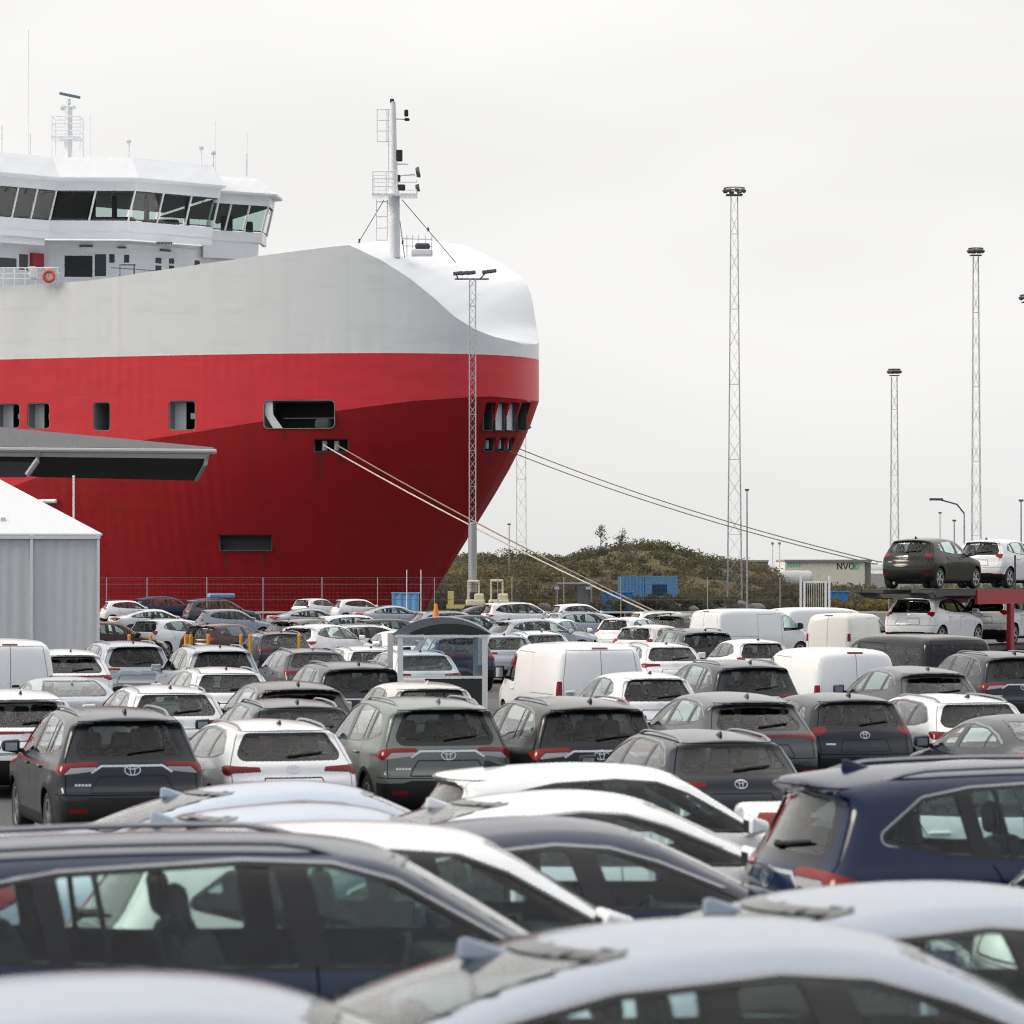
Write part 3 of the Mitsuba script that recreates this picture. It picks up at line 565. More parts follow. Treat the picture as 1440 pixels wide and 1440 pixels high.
# ------------------------------------------------------------------ ground, water, hill
def asphalt(p, n, uv):
    a = tfbm(p.x * .35, p.y * .35, 0, 4); b = tnoise(p.x * 9, p.y * 9); c = tstep(.52, .68, tfbm(p.x * .09 + 5, p.y * .09, 2, 3))
    return tmix((.038, .038, .041), (.085, .084, .082), dr.clip(.55 * a + .25 * b + .35 * c, 0, 1))
scene['asphalt'] = two({'type': 'principled', 'base_color': mikit.proc(asphalt), 'roughness': .75, 'specular': .4})
def soil(p, n, uv):
    a = tfbm(p.x * .5, p.y * .5, p.z * .5, 4)
    return tmix((.09, .08, .05), (.18, .15, .095), a)
scene['soil'] = two({'type': 'diffuse', 'reflectance': mikit.proc(soil)})
scene['sea_water'] = two({'type': 'principled', 'base_color': rgb((.03, .045, .05)), 'roughness': .12, 'specular': .6})
land = Polygon([(-400, -60), (400, -60), (400, 246), (60, 246), (16, 262), (16, 283), (60, 900), (300, 900), (300, 246), (60, 246), (-400, 246)])
land = unary_union([sbox(-400, -60, 400, 247), Polygon([(14, 246), (400, 246), (900, 2600), (60, 2600), (40, 330), (-18, 330), (-10, 296), (8, 290)])])
yard = side_prism(Polygon([(-60, -3), (247, -3), (247, 0), (42.5, 0), (-60, .0255 * 102.5)]), -400, 400).transform(np.array([[0, 1, 0, 0], [1, 0, 0, 0], [0, 0, 1, 0]], float))
add('ground', yard + prism(land.difference(sbox(-500, -100, 500, 246.9)), -3.0, 0.0), 'asphalt', label='grey asphalt yard under the rows of parked cars, reaching to the quay edge', kind='structure')
add('sea', bx(-9000, 9000, -900, 12000, -6, -2.2), 'sea_water', label='harbour water around the moored ship', kind='structure')
rng = np.random.default_rng(5)
CREST = np.array([(520, 806), (600, 795), (640, 786), (680, 783), (720, 784), (760, 786), (800, 787), (830, 779), (860, 773), (890, 768), (910, 766), (935, 769), (960, 776), (1000, 787), (1040, 793), (1075, 800), (1095, 818), (1130, 828), (1200, 832), (1260, 832), (1330, 832), (1480, 832)], float)
def hill_z(x, y):
    """Height of the hill: a long bank whose crest runs about 345 m from the camera."""
    px = 720 + x * FPX / 345.0
    zc = CAM_Z + (HORIZON - np.interp(px, CREST[:, 0], CREST[:, 1])) * 345 / FPX
    f = sstep(288, 345, y) * (1 - sstep(352, 420, y))
    bump = (meshkit.fbm(np.stack([x * .16, y * .16, x * 0], -1), 3) - .5) * 1.1 * np.clip(f * 3, 0, 1)
    return zc * f ** 1.15 + bump - .05 - .35 * f
gx, gy = np.meshgrid(np.linspace(-16, 62, 160), np.linspace(284, 425, 110), indexing='ij')
gz = np.maximum(hill_z(gx, gy), -.4)
gi, gj = np.meshgrid(np.arange(159), np.arange(109), indexing='ij'); q = np.stack([gi * 110 + gj, (gi + 1) * 110 + gj, (gi + 1) * 110 + gj + 1, gi * 110 + gj + 1], -1).reshape(-1, 4)
add('hill', (np.stack([gx, gy, gz], -1).reshape(-1, 3), np.vstack([q[:, [0, 1, 2]], q[:, [0, 2, 3]]])), 'soil', True, label='low scrub covered hill behind the fence', kind='structure')

def leaf(c0, c1, sc=2.2):
    def fn(p, n, uv): return tmix(c0, c1, dr.clip(tnoise(p.x * sc, p.y * sc, p.z * sc) * .7 + tnoise(p.x * .4, p.y * .4, p.z * .4) * .4, 0, 1))
    return {'type': 'principledthin', 'base_color': mikit.proc(fn), 'roughness': .7, 'diff_trans': .5}
scene['leaf_dark'] = leaf((.072, .078, .056), (.14, .142, .098))
scene['leaf_olive'] = leaf((.12, .122, .08), (.21, .20, .128))
scene['leaf_yellow'] = leaf((.19, .16, .06), (.32, .26, .10))
scene['leaf_brown'] = leaf((.10, .092, .070), (.165, .148, .112))
scene['bark'] = plain((.07, .055, .045), .9)
def leaves(centres, radius, per, size, squash=.75):
    """Small leaf-like faces scattered through soft clumps."""
    c = np.repeat(np.asarray(centres, float), per, 0); r = np.repeat(np.broadcast_to(radius, (len(centres),)), per)
    d = rng.normal(size=(len(c), 3)); d /= np.linalg.norm(d, axis=1, keepdims=True)
    p = c + d * (r * rng.uniform(.25, 1, len(c)) ** .5)[:, None] * [1, 1, squash]
    a = rng.normal(size=(len(c), 3)); a /= np.linalg.norm(a, axis=1, keepdims=True); b = np.cross(a, rng.normal(size=a.shape)); b /= np.linalg.norm(b, axis=1, keepdims=True)
    s = size * rng.uniform(.6, 1.5, len(c))[:, None]
    v = np.stack([p - a * s, p + b * s * .5, p + a * s, p - b * s * .5], 1).reshape(-1, 3)
    k = np.arange(len(c))[:, None] * 4
    return v, np.vstack([k + [0, 1, 2], k + [0, 2, 3]])
n = 2600
hx, hy = rng.uniform(-12, 58, n), 290 + 72 * rng.uniform(0, 1, n) ** 1.1
hz = hill_z(hx, hy)
keep = (hz > -.2); hx, hy, hz = hx[keep], hy[keep], hz[keep]
kind_n = meshkit.fbm(np.stack([hx * .12, hy * .12, hx * 0 + 3], -1), 3) + rng.normal(0, .07, len(hx))
rad = rng.uniform(.35, 1.05, len(hx))
for nm, lo, hi in (('dark_foliage', -9, .44), ('olive_foliage', .44, .54), ('yellow_foliage', .54, .575), ('brown_foliage', .575, 9)):
    m = (kind_n > lo) & (kind_n <= hi)
    part('hill_scrub', nm, leaves(np.stack([hx, hy, hz + rad * .4], -1)[m], rad[m], 80, .115), {'d': 'leaf_dark', 'o': 'leaf_olive', 'y': 'leaf_yellow', 'b': 'leaf_brown'}[nm[0]], False)
labels['hill_scrub'] = {'label': 'dense autumn scrub covering the low hill', 'category': 'scrub', 'kind': 'stuff'}
def twig_tree(px, py, d, h, label, bare=True, lean=0.):
    t = thing('bare_sapling', label, 'tree'); z0 = at(px, py, d)
    trunk, ends = [], []
    trunk.append(tube([z0, z0 + [lean * h * .5, 0, h * .5], z0 + [lean * h, 0, h]], [.07, .05, .02], 5))
    for k in range(16):
        s = rng.uniform(.3, .95); b = z0 + [lean * h * s, 0, h * s]; a = rng.uniform(0, 6.28); l = h * .32 * (1.15 - s)
        e = b + [l * math.cos(a), l * math.sin(a), l * .9]; trunk.append(tube([b, (b + e) / 2 + [0, 0, .05], e], [.03, .02, .01], 4)); ends += [e, (b + e) / 2]
    part(t, 'trunk', join(*trunk), 'bark'); part(t, 'crown', leaves(ends, .34, 7, .08), 'leaf_dark')
twig_tree(845, 778, 345, 2.5, 'thin sapling on the hill crest, left of the two in front of the sky')
twig_tree(871, 775, 345, 2.0, 'thin leaning sapling on the hill crest, right of the two in front of the sky', lean=.15)
for (px, d, h, w, m, lab) in ((1110, 300, 1.6, 1.4, 'leaf_dark', 'dark bush left of the pedestrian gate'), (1135, 318, 2.0, 2.2, 'leaf_dark', 'dark bush seen through the bars of the gate'), (1205, 316, 2.1, 2.6, 'leaf_olive', 'olive bush below the lettering of the pale warehouse'),
                              (1218, 290, 1.1, 2.2, 'leaf_yellow', 'yellowing bush by the guard rail right of the gate'), (1160, 330, 2.2, 2.4, 'leaf_dark', 'dark bush in front of the pale warehouse wall'), (1085, 305, 2.0, 1.9, 'leaf_dark', 'dark bush right of the hill foot'), (1238, 320, 2.0, 1.8, 'leaf_brown', 'brownish bush behind the car transporter tail'),
                              (868, 281, 1.1, 2.0, 'leaf_olive', 'low olive bush in front of the blue skip'), (905, 284, 1.5, 2.4, 'leaf_dark', 'dark low bush below the ribbed end of the pale blue container'), (938, 284, 1.5, 2.2, 'leaf_brown', 'brownish low bush below the hatch of the pale blue container'), (985, 286, 1.3, 2.4, 'leaf_dark', 'dark bush right of the pale blue container'),
                              (790, 287, 1.2, 2.6, 'leaf_yellow', 'yellow green bush at the hill foot beside the goal frame'), (720, 287, 1.4, 2.2, 'leaf_olive', 'olive bush right of the yellow machines')):
    t = thing('bush', lab, 'bush'); c = np.array([(px - 720) / FPX * d, d, 0])
    cc = c + rng.normal(size=(14, 3)) * [w * .45, w * .4, 0] + np.stack([0 * np.arange(14.), 0 * np.arange(14.), rng.uniform(.25, 1, 14) * h * .8], -1)
    part(t, 'crown', leaves(cc, h * .34, 60, .13), m)
    part(t, 'stem', join(*[tube([c + [o * .3, 0, 0], c + [o * .7, .1, h * .6]], [.05, .02], 4) for o in (-1, 0, 1)]), 'bark')
scene['rock'] = plain((.20, .185, .17), .9)
for px, py, d, w, lab in ((1040, 838, 292, 1.5, 'pale boulder at the right foot of the hill'), (1012, 842, 290, 1.0, 'grey boulder below the blue container'), (953, 850, 286, 1.1, 'pale boulder right of the blue skip'), (975, 851, 284, .8, 'small grey boulder in the row at the hill foot'), (925, 852, 284, .8, 'small boulder right of the blue skip, left of the pale boulder'),
                          (1063, 842, 288, 1.2, 'grey boulder by the right end of the boulder row'), (765, 851, 284, 1.2, 'pinkish boulder under the left goal post'), (745, 852, 283, .9, 'boulder left of the pinkish one near the yellow machines'), (785, 852, 283, 1.0, 'low boulder right of the pinkish one'), (812, 852, 284, .9, 'low boulder left of the blue skip')):
    t = name('boulder'); s = trimesh.creation.icosphere(3, w / 2); v = s.vertices * [1.1, 1, .75]
    v = v * (.75 + .5 * meshkit.fbm(v * 1.6 + px, 3))[:, None] + [(px - 720) / FPX * d, d, w * .22]
    add(t, (v, s.faces), 'rock', 40, label=lab, category='boulder')

# ------------------------------------------------------------------ fence, guard rail, gate, far buildings, containers
scene['alu_grey'] = plain((.42, .43, .44), .5); scene['rail_paint'] = plain((.46, .43, .38), .6); scene['fence_wire'] = plain((.10, .10, .10), .7); scene['mast_steel'] = plain((.40, .41, .42), .6); scene['galvanised'] = plain((.36, .37, .38), .45, .6); scene['white_steel'] = plain((.74, .75, .76), .4); scene['pale_rope'] = plain((.50, .46, .40), .9)
FD = 236.0
t = thing('perimeter_fence', 'tall chain fence with thin posts along the quay in front of the red hull', 'fence')
fx = lambda px: (px - 720) / FPX * FD
fz = CAM_Z + (HORIZON - 812) / FPX * FD
for px in (150, 207, 291, 370, 453, 531, 572, 592, 611, 700, 720, 793, 873, 995, 1097, 1250): part(t, 'post', tube([(fx(px), FD, 0), (fx(px), FD, fz + (.5 if px in (572, 592) else .0))], .032, 6), 'white_steel' if px in (572, 592) else 'galvanised')
for z in (fz, fz - .45, fz * .5): part(t, 'rail_wire', tube([(fx(100), FD, z), (fx(700), FD, z), (fx(1110), FD, z)], .014, 5), 'fence_wire')
mesh = [tube([(x, FD + .03, .1), (x + .0, FD + .03, fz)], .0035, 3, False) for x in np.arange(fx(100), fx(1110), .28)] + [tube([(fx(100), FD + .03, z), (fx(1110), FD + .03, z)], .0035, 3, False) for z in np.arange(.2, fz, .28)]
part(t, 'wire_mesh', join(*mesh), 'fence_wire', kind='stuff')
t = thing('guard_rail', 'long pale steel guard rail in front of the fence', 'guard rail')
gz_ = CAM_Z + (HORIZON - 861) / FPX * 232
part(t, 'beam', bx((350 - 720) / FPX * 232, (1440 - 720) / FPX * 232, 231.95, 232.05, gz_ - .06, gz_ + .07), 'rail_paint')
for x in np.arange((350 - 720) / FPX * 232, 33, 4.0): part(t, 'post', bx(x, x + .1, 232.06, 232.16, 0, gz_ + .02), 'galvanised')
t = thing('pedestrian_gate', 'pale grey steel gate with vertical bars between two square posts', 'gate')
g0, g1, gd = 1133, 1160, 238.
gx_ = lambda px: (px - 720) / FPX * gd
gtop = CAM_Z + (HORIZON - 817) / FPX * gd
for px in (1126, 1131, 1161, 1166): part(t, 'post', bx(gx_(px) - .07, gx_(px) + .07, gd - .07, gd + .07, 0, gtop + (.35 if px in (1126, 1166) else 0)), 'white_steel')
part(t, 'top_rail', bx(gx_(1131) + .08, gx_(1161) - .08, gd - .03, gd + .03, gtop - .12, gtop), 'white_steel'); part(t, 'bottom_rail', bx(gx_(1131) + .08, gx_(1161) - .08, gd - .03, gd + .03, .1, .2), 'white_steel')
for i in range(8):
    x = gx_(1131) + .2 + i * (gx_(1161) - gx_(1131) - .4) / 7; part(t, 'bar', bx(x - .012, x + .012, gd - .015, gd + .015, .2, gtop - .12), 'white_steel')
def ribbed(w, h, dp, rib=.28, depth=.04):
    xs = np.arange(0, w + 1e-6, rib / 4); pat = np.array([0, 0, 1, 1])[np.arange(len(xs)) % 4] * depth
    return prism(Polygon(list(zip(xs, pat)) + [(xs[-1], dp), (0, dp)]), 0, h)
def place_box(m, p, rz): return xf(m, shift(*p) @ rot('z', rz))
scene['blue_paint'] = plain((.035, .20, .50), .5); scene['blue_paint_pale'] = plain((.13, .33, .58), .6); scene['blue_dark'] = plain((.012, .05, .12), .6)
d = 296.; t = thing('shipping_container', 'pale blue ribbed container with a dark hatch, below the hill crest', 'container')
w1, w2 = 37 * d / FPX, 47 * d / FPX; z0 = 0.0; hh = CAM_Z + (HORIZON - 810) / FPX * d
part(t, 'end_wall', place_box(ribbed(w1, hh, .3), ((870 - 720) / FPX * d, d, 0), 0), 'blue_paint_pale')
part(t, 'side_wall', bx((907 - 720) / FPX * d + .01, (953 - 720) / FPX * d, d + .05, d + 2.4, 0, hh), 'blue_paint_pale')
part(t, 'hatch', bx((917 - 720) / FPX * d, (938 - 720) / FPX * d, d + .02, d + .046, CAM_Z - 38 / FPX * d, CAM_Z - 22 / FPX * d), 'blue_dark')
part(t, 'rear_body', bx((870 - 720) / FPX * d, (907 - 720) / FPX * d - .01, d + .31, d + 2.4, 0, hh - .05), 'blue_paint_pale')
def skip(px0, px1, ytop, d, lab, b='blue_paint'):
    t = thing('skip_container', lab, 'skip'); w = (px1 - px0) / FPX * d; h = CAM_Z + (HORIZON - ytop) / FPX * d
    part(t, 'tub', place_box(ribbed(w, h, 1.8, .5, .06), ((px0 - 720) / FPX * d, d, 0), 0), b)
    part(t, 'rim', bx((px0 - 720) / FPX * d - .04, (px1 - 720) / FPX * d + .04, d - .05, d + 1.85, h + .003, h + .09), b)
skip(847, 890, 834, 286, 'dark blue open skip in front of the pale blue container'); skip(1167, 1194, 833, 300, 'blue skip seen right of the gate'); skip(551, 589, 835, 241, 'blue skip in front of the ship bow, behind two white posts', 'blue_paint_pale')
scene['warehouse_wall'] = plain((.55, .54, .47), .8); scene['grey_cladding'] = plain((.20, .20, .20), .8); scene['dark_ink'] = plain((.03, .035, .04), .8); scene['green_ink'] = plain((.12, .42, .30), .8)
d = 430.; X = lambda px: (px - 720) / FPX * d; Z = lambda py: CAM_Z + (HORIZON - py) / FPX * d
t = thing('warehouse', 'pale warehouse with dark lettering and a green ring on its long wall', 'building')
part(t, 'wall', bx(X(1104), X(1216), d, d + 14, 0, Z(790)), 'warehouse_wall'); part(t, 'end_wall', bx(X(1216) + .01, X(1225), d + .3, d + 13, 0, Z(790)), 'grey_cladding'); part(t, 'roof', bx(X(1103), X(1226), d - .3, d + 14.3, Z(790) + .003, Z(787)), 'grey_cladding')
up = lambda m, p: xf(m, shift(*p) @ rot('x', 90))
part(t, 'lettering', up(meshkit.text_mesh('NVO', .72, .04, bold=True), (X(1176), d - .01, Z(800.5))), 'dark_ink', label='dark NVO lettering')
ring = unary_union([Point(0, 0).buffer(.42).difference(Point(0, 0).buffer(.26)), sbox(-.09, -.3, .09, .3)])
part(t, 'emblem', up(prism(ring, 0, .04), (X(1203), d - .01, Z(796.5))), 'green_ink', label='green ring emblem')
part(t, 'emblem', up(prism(unary_union([sbox(i * .34, 0, i * .34 + .2, .55) for i in range(5)]), 0, .04), (X(1107), d - .01, Z(798))), 'green_ink', label='small green marks at the left end of the wall')
d = 400.
t = thing('grey_shed', 'flat roofed grey shed right of the hill behind the tall mast', 'building')
part(t, 'wall', bx(X(1040), X(1080), d, d + 8, 0, Z(790)), 'grey_cladding'); part(t, 'roof', bx(X(1039), X(1081), d - .2, d + 8.2, Z(790) + .003, Z(787.5)), 'galvanised')
d = 330.
t = thing('white_vehicle', 'white tanker trailer parked behind the gate', 'trailer')
part(t, 'tank', xf(revolve([(.01, 0), (.75, .08), (.9, .3), (.9, 2.9), (.75, 3.1), (.01, 3.2)], 20), shift(X(1095), d + 1, 2.35) @ rot('y', 90)), 'alu_grey', 40); part(t, 'chassis', bx(X(1090), X(1134), d, d + 2, 1.0, 1.3), 'grey_cladding')
for x in (X(1100), X(1125)): part(t, 'wheel', xf(revolve([(.01, -.2), (.5, -.2), (.52, 0), (.5, .2), (.01, .2)], 20), shift(x, d, .52) @ rot('x', 90)), 'rubber', 40)
for px, yt, ylab in ((1093, 765, 'left'), (1103, 765, 'right')):
    t = thing('loading_arm', 'thin grey stand pipe with a lamp above the tanker, %s of two' % ylab, 'pipe'); part(t, 'pipe', tube([(X(px), d + 6, 0), (X(px), d + 6, Z(yt))], .06, 6), 'white_steel'); part(t, 'lamp', bx(X(px) - .12, X(px) + .12, d + 5.9, d + 6.1, Z(yt), Z(yt) + .2), 'grey_cladding')
d = 284.
t = thing('goal_frame', 'grey steel portal frame at the foot of the hill left of the mooring rope end', 'frame')
for px in (783, 831): part(t, 'upright', tube([(X(px), d, 0), (X(px), d, Z(821))], .09, 8), 'galvanised')
part(t, 'crossbar', tube([(X(783), d, Z(821)), (X(831), d, Z(821))], .09, 8), 'galvanised')
for px in (783, 827): part(t, 'lamp', bx(X(px) - .18, X(px) + .18, d - .25, d - .1, Z(829), Z(825)), 'white_steel')
part(t, 'net', bx(X(812), X(831), d + .1, d + .14, 0, Z(823)), 'grey_cladding')
# yellow machines by the mast
scene['machine_yellow'] = plain((.52, .43, .16), .55); scene['cream_paint'] = plain((.60, .55, .38), .6); scene['machine_dark'] = plain((.03, .03, .03), .6)
d = 243.
def machine(px0, px1, ytop, lab):
    t = thing('loader', lab, 'machine'); a, b = X(px0), X(px1); c = (a + b) / 2; w = b - a; h = Z(ytop)
    part(t, 'body', join(rbox(c, d, 1.1, w, 1.6, .55, .12), rbox(c + w * .2, d, 1.5, w * .5, 1.3, .5, .1)), 'cream_paint', 40)
    part(t, 'cab_roof', to_vf(rbox(c - w * .1, d, h - .08, w * .62, 1.2, .18, .07)), 'cream_paint', 40)
    for sx in (-.38, .18):
        for sy in (-.5, .5): part(t, 'cab_post', bx(c + w * sx - .06, c + w * sx + .06, d + sy - .05, d + sy + .05, 1.3, h - .1), 'cream_paint')
    part(t, 'seat', to_vf(rbox(c - w * .1, d, 1.6, .5, .5, .5, .1)), 'machine_dark', 40)
    for sx in (-.33, .33): part(t, 'wheel', xf(revolve([(.01, -.2), (.2, -.2), (.46, -.2), (.5, 0), (.46, .2), (.01, .2)], 20), shift(c + w * sx, d - .7, .5) @ rot('x', 90)), 'machine_dark', 40)
    part(t, 'boom', tube([(c + w * .3, d, 1.3), (c + w * .55, d, 1.0), (c + w * .62, d, .3)], .1, 6), 'machine_yellow')
machine(655, 682, 816, 'cream yellow machine right beside the thick mast foot'); machine(687, 716, 815, 'cream yellow machine with an open cab, right of the one at the mast foot')
t = thing('yellow_trailer', 'low yellow trailer left of the mast foot', 'trailer')
part(t, 'bed', bx(X(628), X(654), d - .8, d + .8, .75, 1.0), 'machine_yellow'); part(t, 'front_panel', bx(X(630), X(638), d - .8, d + .8, 1.003, 1.9), 'machine_yellow')
for px in (633, 649): part(t, 'wheel', xf(revolve([(.01, -.12), (.32, -.12), (.36, 0), (.32, .12), (.01, .12)], 18), shift(X(px), d - .8, .37) @ rot('x', 90)), 'machine_dark', 40)
scene['orange_plastic'] = plain((.75, .22, .03), .6)
d = 150.
t = thing('marker_cone', 'orange and white marker cone behind the smoking shelter roof', 'cone'); c = at(613, 850, 150.)
part(t, 'cone', xf(revolve([(.20, 0), (.16, .35), (.10, .8), (.06, 1.05), (.001, 1.06)], 16), shift(c[0], 150, .9)), 'orange_plastic', 40); part(t, 'foot', bx(c[0] - .35, c[0] + .35, 149.65, 150.35, 0, .9), 'white_steel')

# ------------------------------------------------------------------ light masts and lamp posts
def lattice(base, h, w0, w1, r, step=1.6):
    ms = []; k = int(h / step) + 1; zs = np.linspace(0, h, k + 1)
    ws = w0 + (w1 - w0) * (zs / h) ** .8; cs = [(-1, -1), (1, -1), (1, 1), (-1, 1)]
    pt = lambda c, i: np.array(base) + [cs[c][0] * ws[i] / 2, cs[c][1] * ws[i] / 2, zs[i]]
    for c in range(4): ms.append(tube([pt(c, i) for i in range(k + 1)], r, 5))
    for i in range(k):
        for c in range(4):
            n = (c + 1) % 4
            ms.append(tube([pt(c, i), pt(n, i + 1)], r * .42, 3, False))
            if i % 2 == 0: ms.append(tube([pt(n, i), pt(c, i + 1)], r * .42, 3, False))
            if i % 4 == 0: ms.append(tube([pt(c, i), pt(n, i)], r * .6, 3, False))
    return join(*ms)
scene['lamp_dark'] = plain((.10, .10, .105), .5)
def mast(px, ytop, d, wb, wt, lab, hw, zb=0.):
    t = thing('light_mast', lab, 'light mast', 'tall lattice floodlight masts'); c = np.array([(px - 720) / FPX * d, d, zb]); zt = CAM_Z + (HORIZON - ytop) / FPX * d
    part(t, 'lattice', lattice(c, zt - zb - .5, wb, wt, .029), 'mast_steel')
    part(t, 'platform', bx(c[0] - hw * .8, c[0] + hw * .8, d - hw * .8, d + hw * .8, zt - .42, zt - .36), 'lamp_dark')
    for k in range(8):
        a = k * math.pi / 4 + .2; p = np.array([c[0] + hw * math.cos(a), d + hw * math.sin(a), zt - .05])
        part(t, 'floodlight', xf(rbox(0, 0, 0, .24, .42, .26, .05), shift(*p) @ rot('z', math.degrees(a)) @ rot('y', 35)), 'lamp_dark', 40)
    part(t, 'crown_ring', tube([[c[0] + hw * math.cos(a), d + hw * math.sin(a), zt + .18] for a in np.arange(17) * math.pi / 8], .05, 5), 'lamp_dark')
mast(1033, 267, 300., 1.25, .55, 'tallest lattice light mast, standing behind the hill in mid picture', .85)
mast(1373, 352, 300., .85, .42, 'lattice light mast rising behind the car transporter', .6)
mast(1258, 522, 330., .85, .5, 'shorter lattice light mast left of the car transporter', .55)
mast(733, 600, 345., 1.0, .85, 'lattice light mast half hidden behind the ship bow', .8)
mast(1449, 418, 300., .8, .45, 'lattice light mast cut off by the right edge of the picture', .8)
d = 244.; t = thing('light_mast', 'light mast with a thick tubular foot, standing before the red bow', 'light mast'); c = np.array([(664.5 - 720) / FPX * d, d, 0]); z1 = CAM_Z + (HORIZON - 735) / FPX * d; z2 = CAM_Z + (HORIZON - 392) / FPX * d
part(t, 'foot', xf(revolve([(.30, 0), (.29, z1 - .05), (.25, z1), (.01, z1)], 20), shift(*c)), 'galvanised', 40)
part(t, 'lattice', lattice(c + [0, 0, z1], z2 - z1, .42, .42, .036, .62), 'mast_steel')
part(t, 'crossarm', join(tube([c + [-1.2, 0, z2], c + [1.1, 0, z2]], .06, 6), tube([c + [.5, 0, z2], c + [.95, 0, z2 + .5]], .05, 6), tube([c + [-1.0, 0, z2], c + [-1.1, 0, z2 + .4]], .05, 6)), 'lamp_dark')
for dx, dz in ((-1.0, .38), (-.55, .40), (-.1, .42), (.95, .48), (1.3, .52)): part(t, 'floodlight', xf(rbox(0, 0, 0, .62, .55, .22, .05), shift(*(c + [dx, -.1, z2 + dz])) @ rot('y', -8)), 'lamp_dark', 40)
def pole(px, ytop, d, r, lab, arm=None):
    t = thing('lamp_post', lab, 'lamp post'); x = (px - 720) / FPX * d; zt = CAM_Z + (HORIZON - ytop) / FPX * d
    part(t, 'column', tube([(x, d, 0), (x, d, zt)], [r, r * .7], 8), 'galvanised')
    if arm:
        part(t, 'arm', tube([(x, d, zt), (x - .4, d, zt + .5), (x - 1.3, d, zt + .75)], .05, 6), 'lamp_dark'); part(t, 'lamp', to_vf(rbox(x - 1.55, d, zt + .78, .75, .3, .14, .05)), 'lamp_dark', 40)
    else: part(t, 'lamp', to_vf(rbox(x, d, zt + .06, .32, .26, .14, .04)), 'lamp_dark', 40)
pole(1050.5, 690, 260., .075, 'slim grey lamp post just right of the tallest lattice mast'); pole(716, 738, 330., .06, 'slim post between the ship bow and the lattice mast behind it'); pole(1356, 722, 200., .06, 'street lamp with a curved arm above the car transporter', True)
pole(1342, 733, 300., .07, 'slim post under the curved street lamp arm'); pole(1436, 705, 240., .07, 'slim lamp post at the right edge of the picture'); pole(1322, 722, 330., .05, 'faint thin post left of the curved street lamp')

# ------------------------------------------------------------------ canopy, marquee, shelter, bollards on the left
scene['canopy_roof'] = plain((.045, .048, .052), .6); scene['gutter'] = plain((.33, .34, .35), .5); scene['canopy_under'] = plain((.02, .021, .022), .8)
d = 165.; t = thing('quay_canopy', 'dark cantilevered shed roof with a pale gutter in front of the red hull', 'canopy')
zx = lambda px, py, dd=0.: at(px, py, d + dd)
def wedge(a): v = np.array(a, float); return to_vf(m3.Manifold.hull_points(v))
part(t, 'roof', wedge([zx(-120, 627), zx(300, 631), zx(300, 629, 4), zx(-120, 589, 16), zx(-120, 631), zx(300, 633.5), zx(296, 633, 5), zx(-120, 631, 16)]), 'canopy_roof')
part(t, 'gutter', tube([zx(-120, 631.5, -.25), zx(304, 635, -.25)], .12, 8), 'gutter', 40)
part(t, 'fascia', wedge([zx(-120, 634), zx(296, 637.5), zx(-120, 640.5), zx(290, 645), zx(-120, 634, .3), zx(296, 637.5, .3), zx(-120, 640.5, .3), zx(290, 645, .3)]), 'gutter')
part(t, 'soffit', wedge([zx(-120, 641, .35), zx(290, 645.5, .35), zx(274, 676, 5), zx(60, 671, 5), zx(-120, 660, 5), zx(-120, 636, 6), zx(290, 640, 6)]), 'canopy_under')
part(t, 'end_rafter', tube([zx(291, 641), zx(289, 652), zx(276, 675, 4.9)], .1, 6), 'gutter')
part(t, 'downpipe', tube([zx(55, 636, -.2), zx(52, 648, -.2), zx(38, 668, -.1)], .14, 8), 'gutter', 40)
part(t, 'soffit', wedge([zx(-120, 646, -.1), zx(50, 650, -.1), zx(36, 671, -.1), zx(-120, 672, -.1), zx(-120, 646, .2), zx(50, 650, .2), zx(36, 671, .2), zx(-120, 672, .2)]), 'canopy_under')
part(t, 'column', tube([zx(-80, 660, 3), (zx(-80, 660, 3)[0], d + 3, 0)], .2, 10), 'gutter', 40)
t = thing('flag_pole', 'thin white pole rising behind the marquee', 'pole'); c = at(103.5, 672, 160.); part(t, 'shaft', tube([(c[0], 160., 0), c], .05, 6), 'white_steel'); part(t, 'cap', to_vf(rbox(c[0], 160., c[2] + .05, .12, .12, .1, .03)), 'white_steel', 40)
scene['tent_roof'] = two({'type': 'principled', 'base_color': rgb((.62, .63, .655)), 'roughness': .5})
def tentwall(p, n, uv):
    s = .5 + .5 * dr.sin(p.x * 15 + 2.2 * tnoise(p.x * .8, p.z * .12)); return tmix((.47, .485, .51), (.52, .535, .56), dr.clip(s * .7 + .5 * (tfbm(p.x * 2.5, p.z * .25, 0, 3) - .3), 0, 1))
scene['tent_wall'] = two({'type': 'principled', 'base_color': mikit.proc(tentwall), 'roughness': .55})
d = 125.; ze = CAM_Z + (HORIZON - 753) / FPX * d; xr = (139 - 720) / FPX * d; rise = 79 / 139.
t = thing('marquee', 'white pitched marquee with grey pleated curtain walls at the left edge', 'tent')
TENT = shift(xr, d, 0) @ rot('z', 7.2) @ shift(-xr, -d, 0)
def tpart(t, key, m, b, sm=False): return part(t, key, xf(m, TENT), b, sm)
hx0 = xr - 6.0; W = 12.0; top = ze + 6.0 * rise
tpart(t, 'roof', to_vf(m3.Manifold.hull_points(np.array([[xr + .12, d - .12, ze], [xr - W, d - .12, ze], [xr + .12, d + 20, ze], [xr - W, d + 20, ze], [xr + .12, d - .12, ze + .06], [xr - W, d - .12, ze + .06], [hx0, d + 5.5, top], [hx0, d + 14, top], [xr + .12, d + 20, ze + .06], [xr - W, d + 20, ze + .06]]))), 'tent_roof')
xs = np.arange(xr - W, xr - .02, .07); ys = d + .012 * np.sin(xs * 15 + 1.5 * np.sin(xs * 2.1)); nn = len(xs)
k = np.arange(nn - 1)
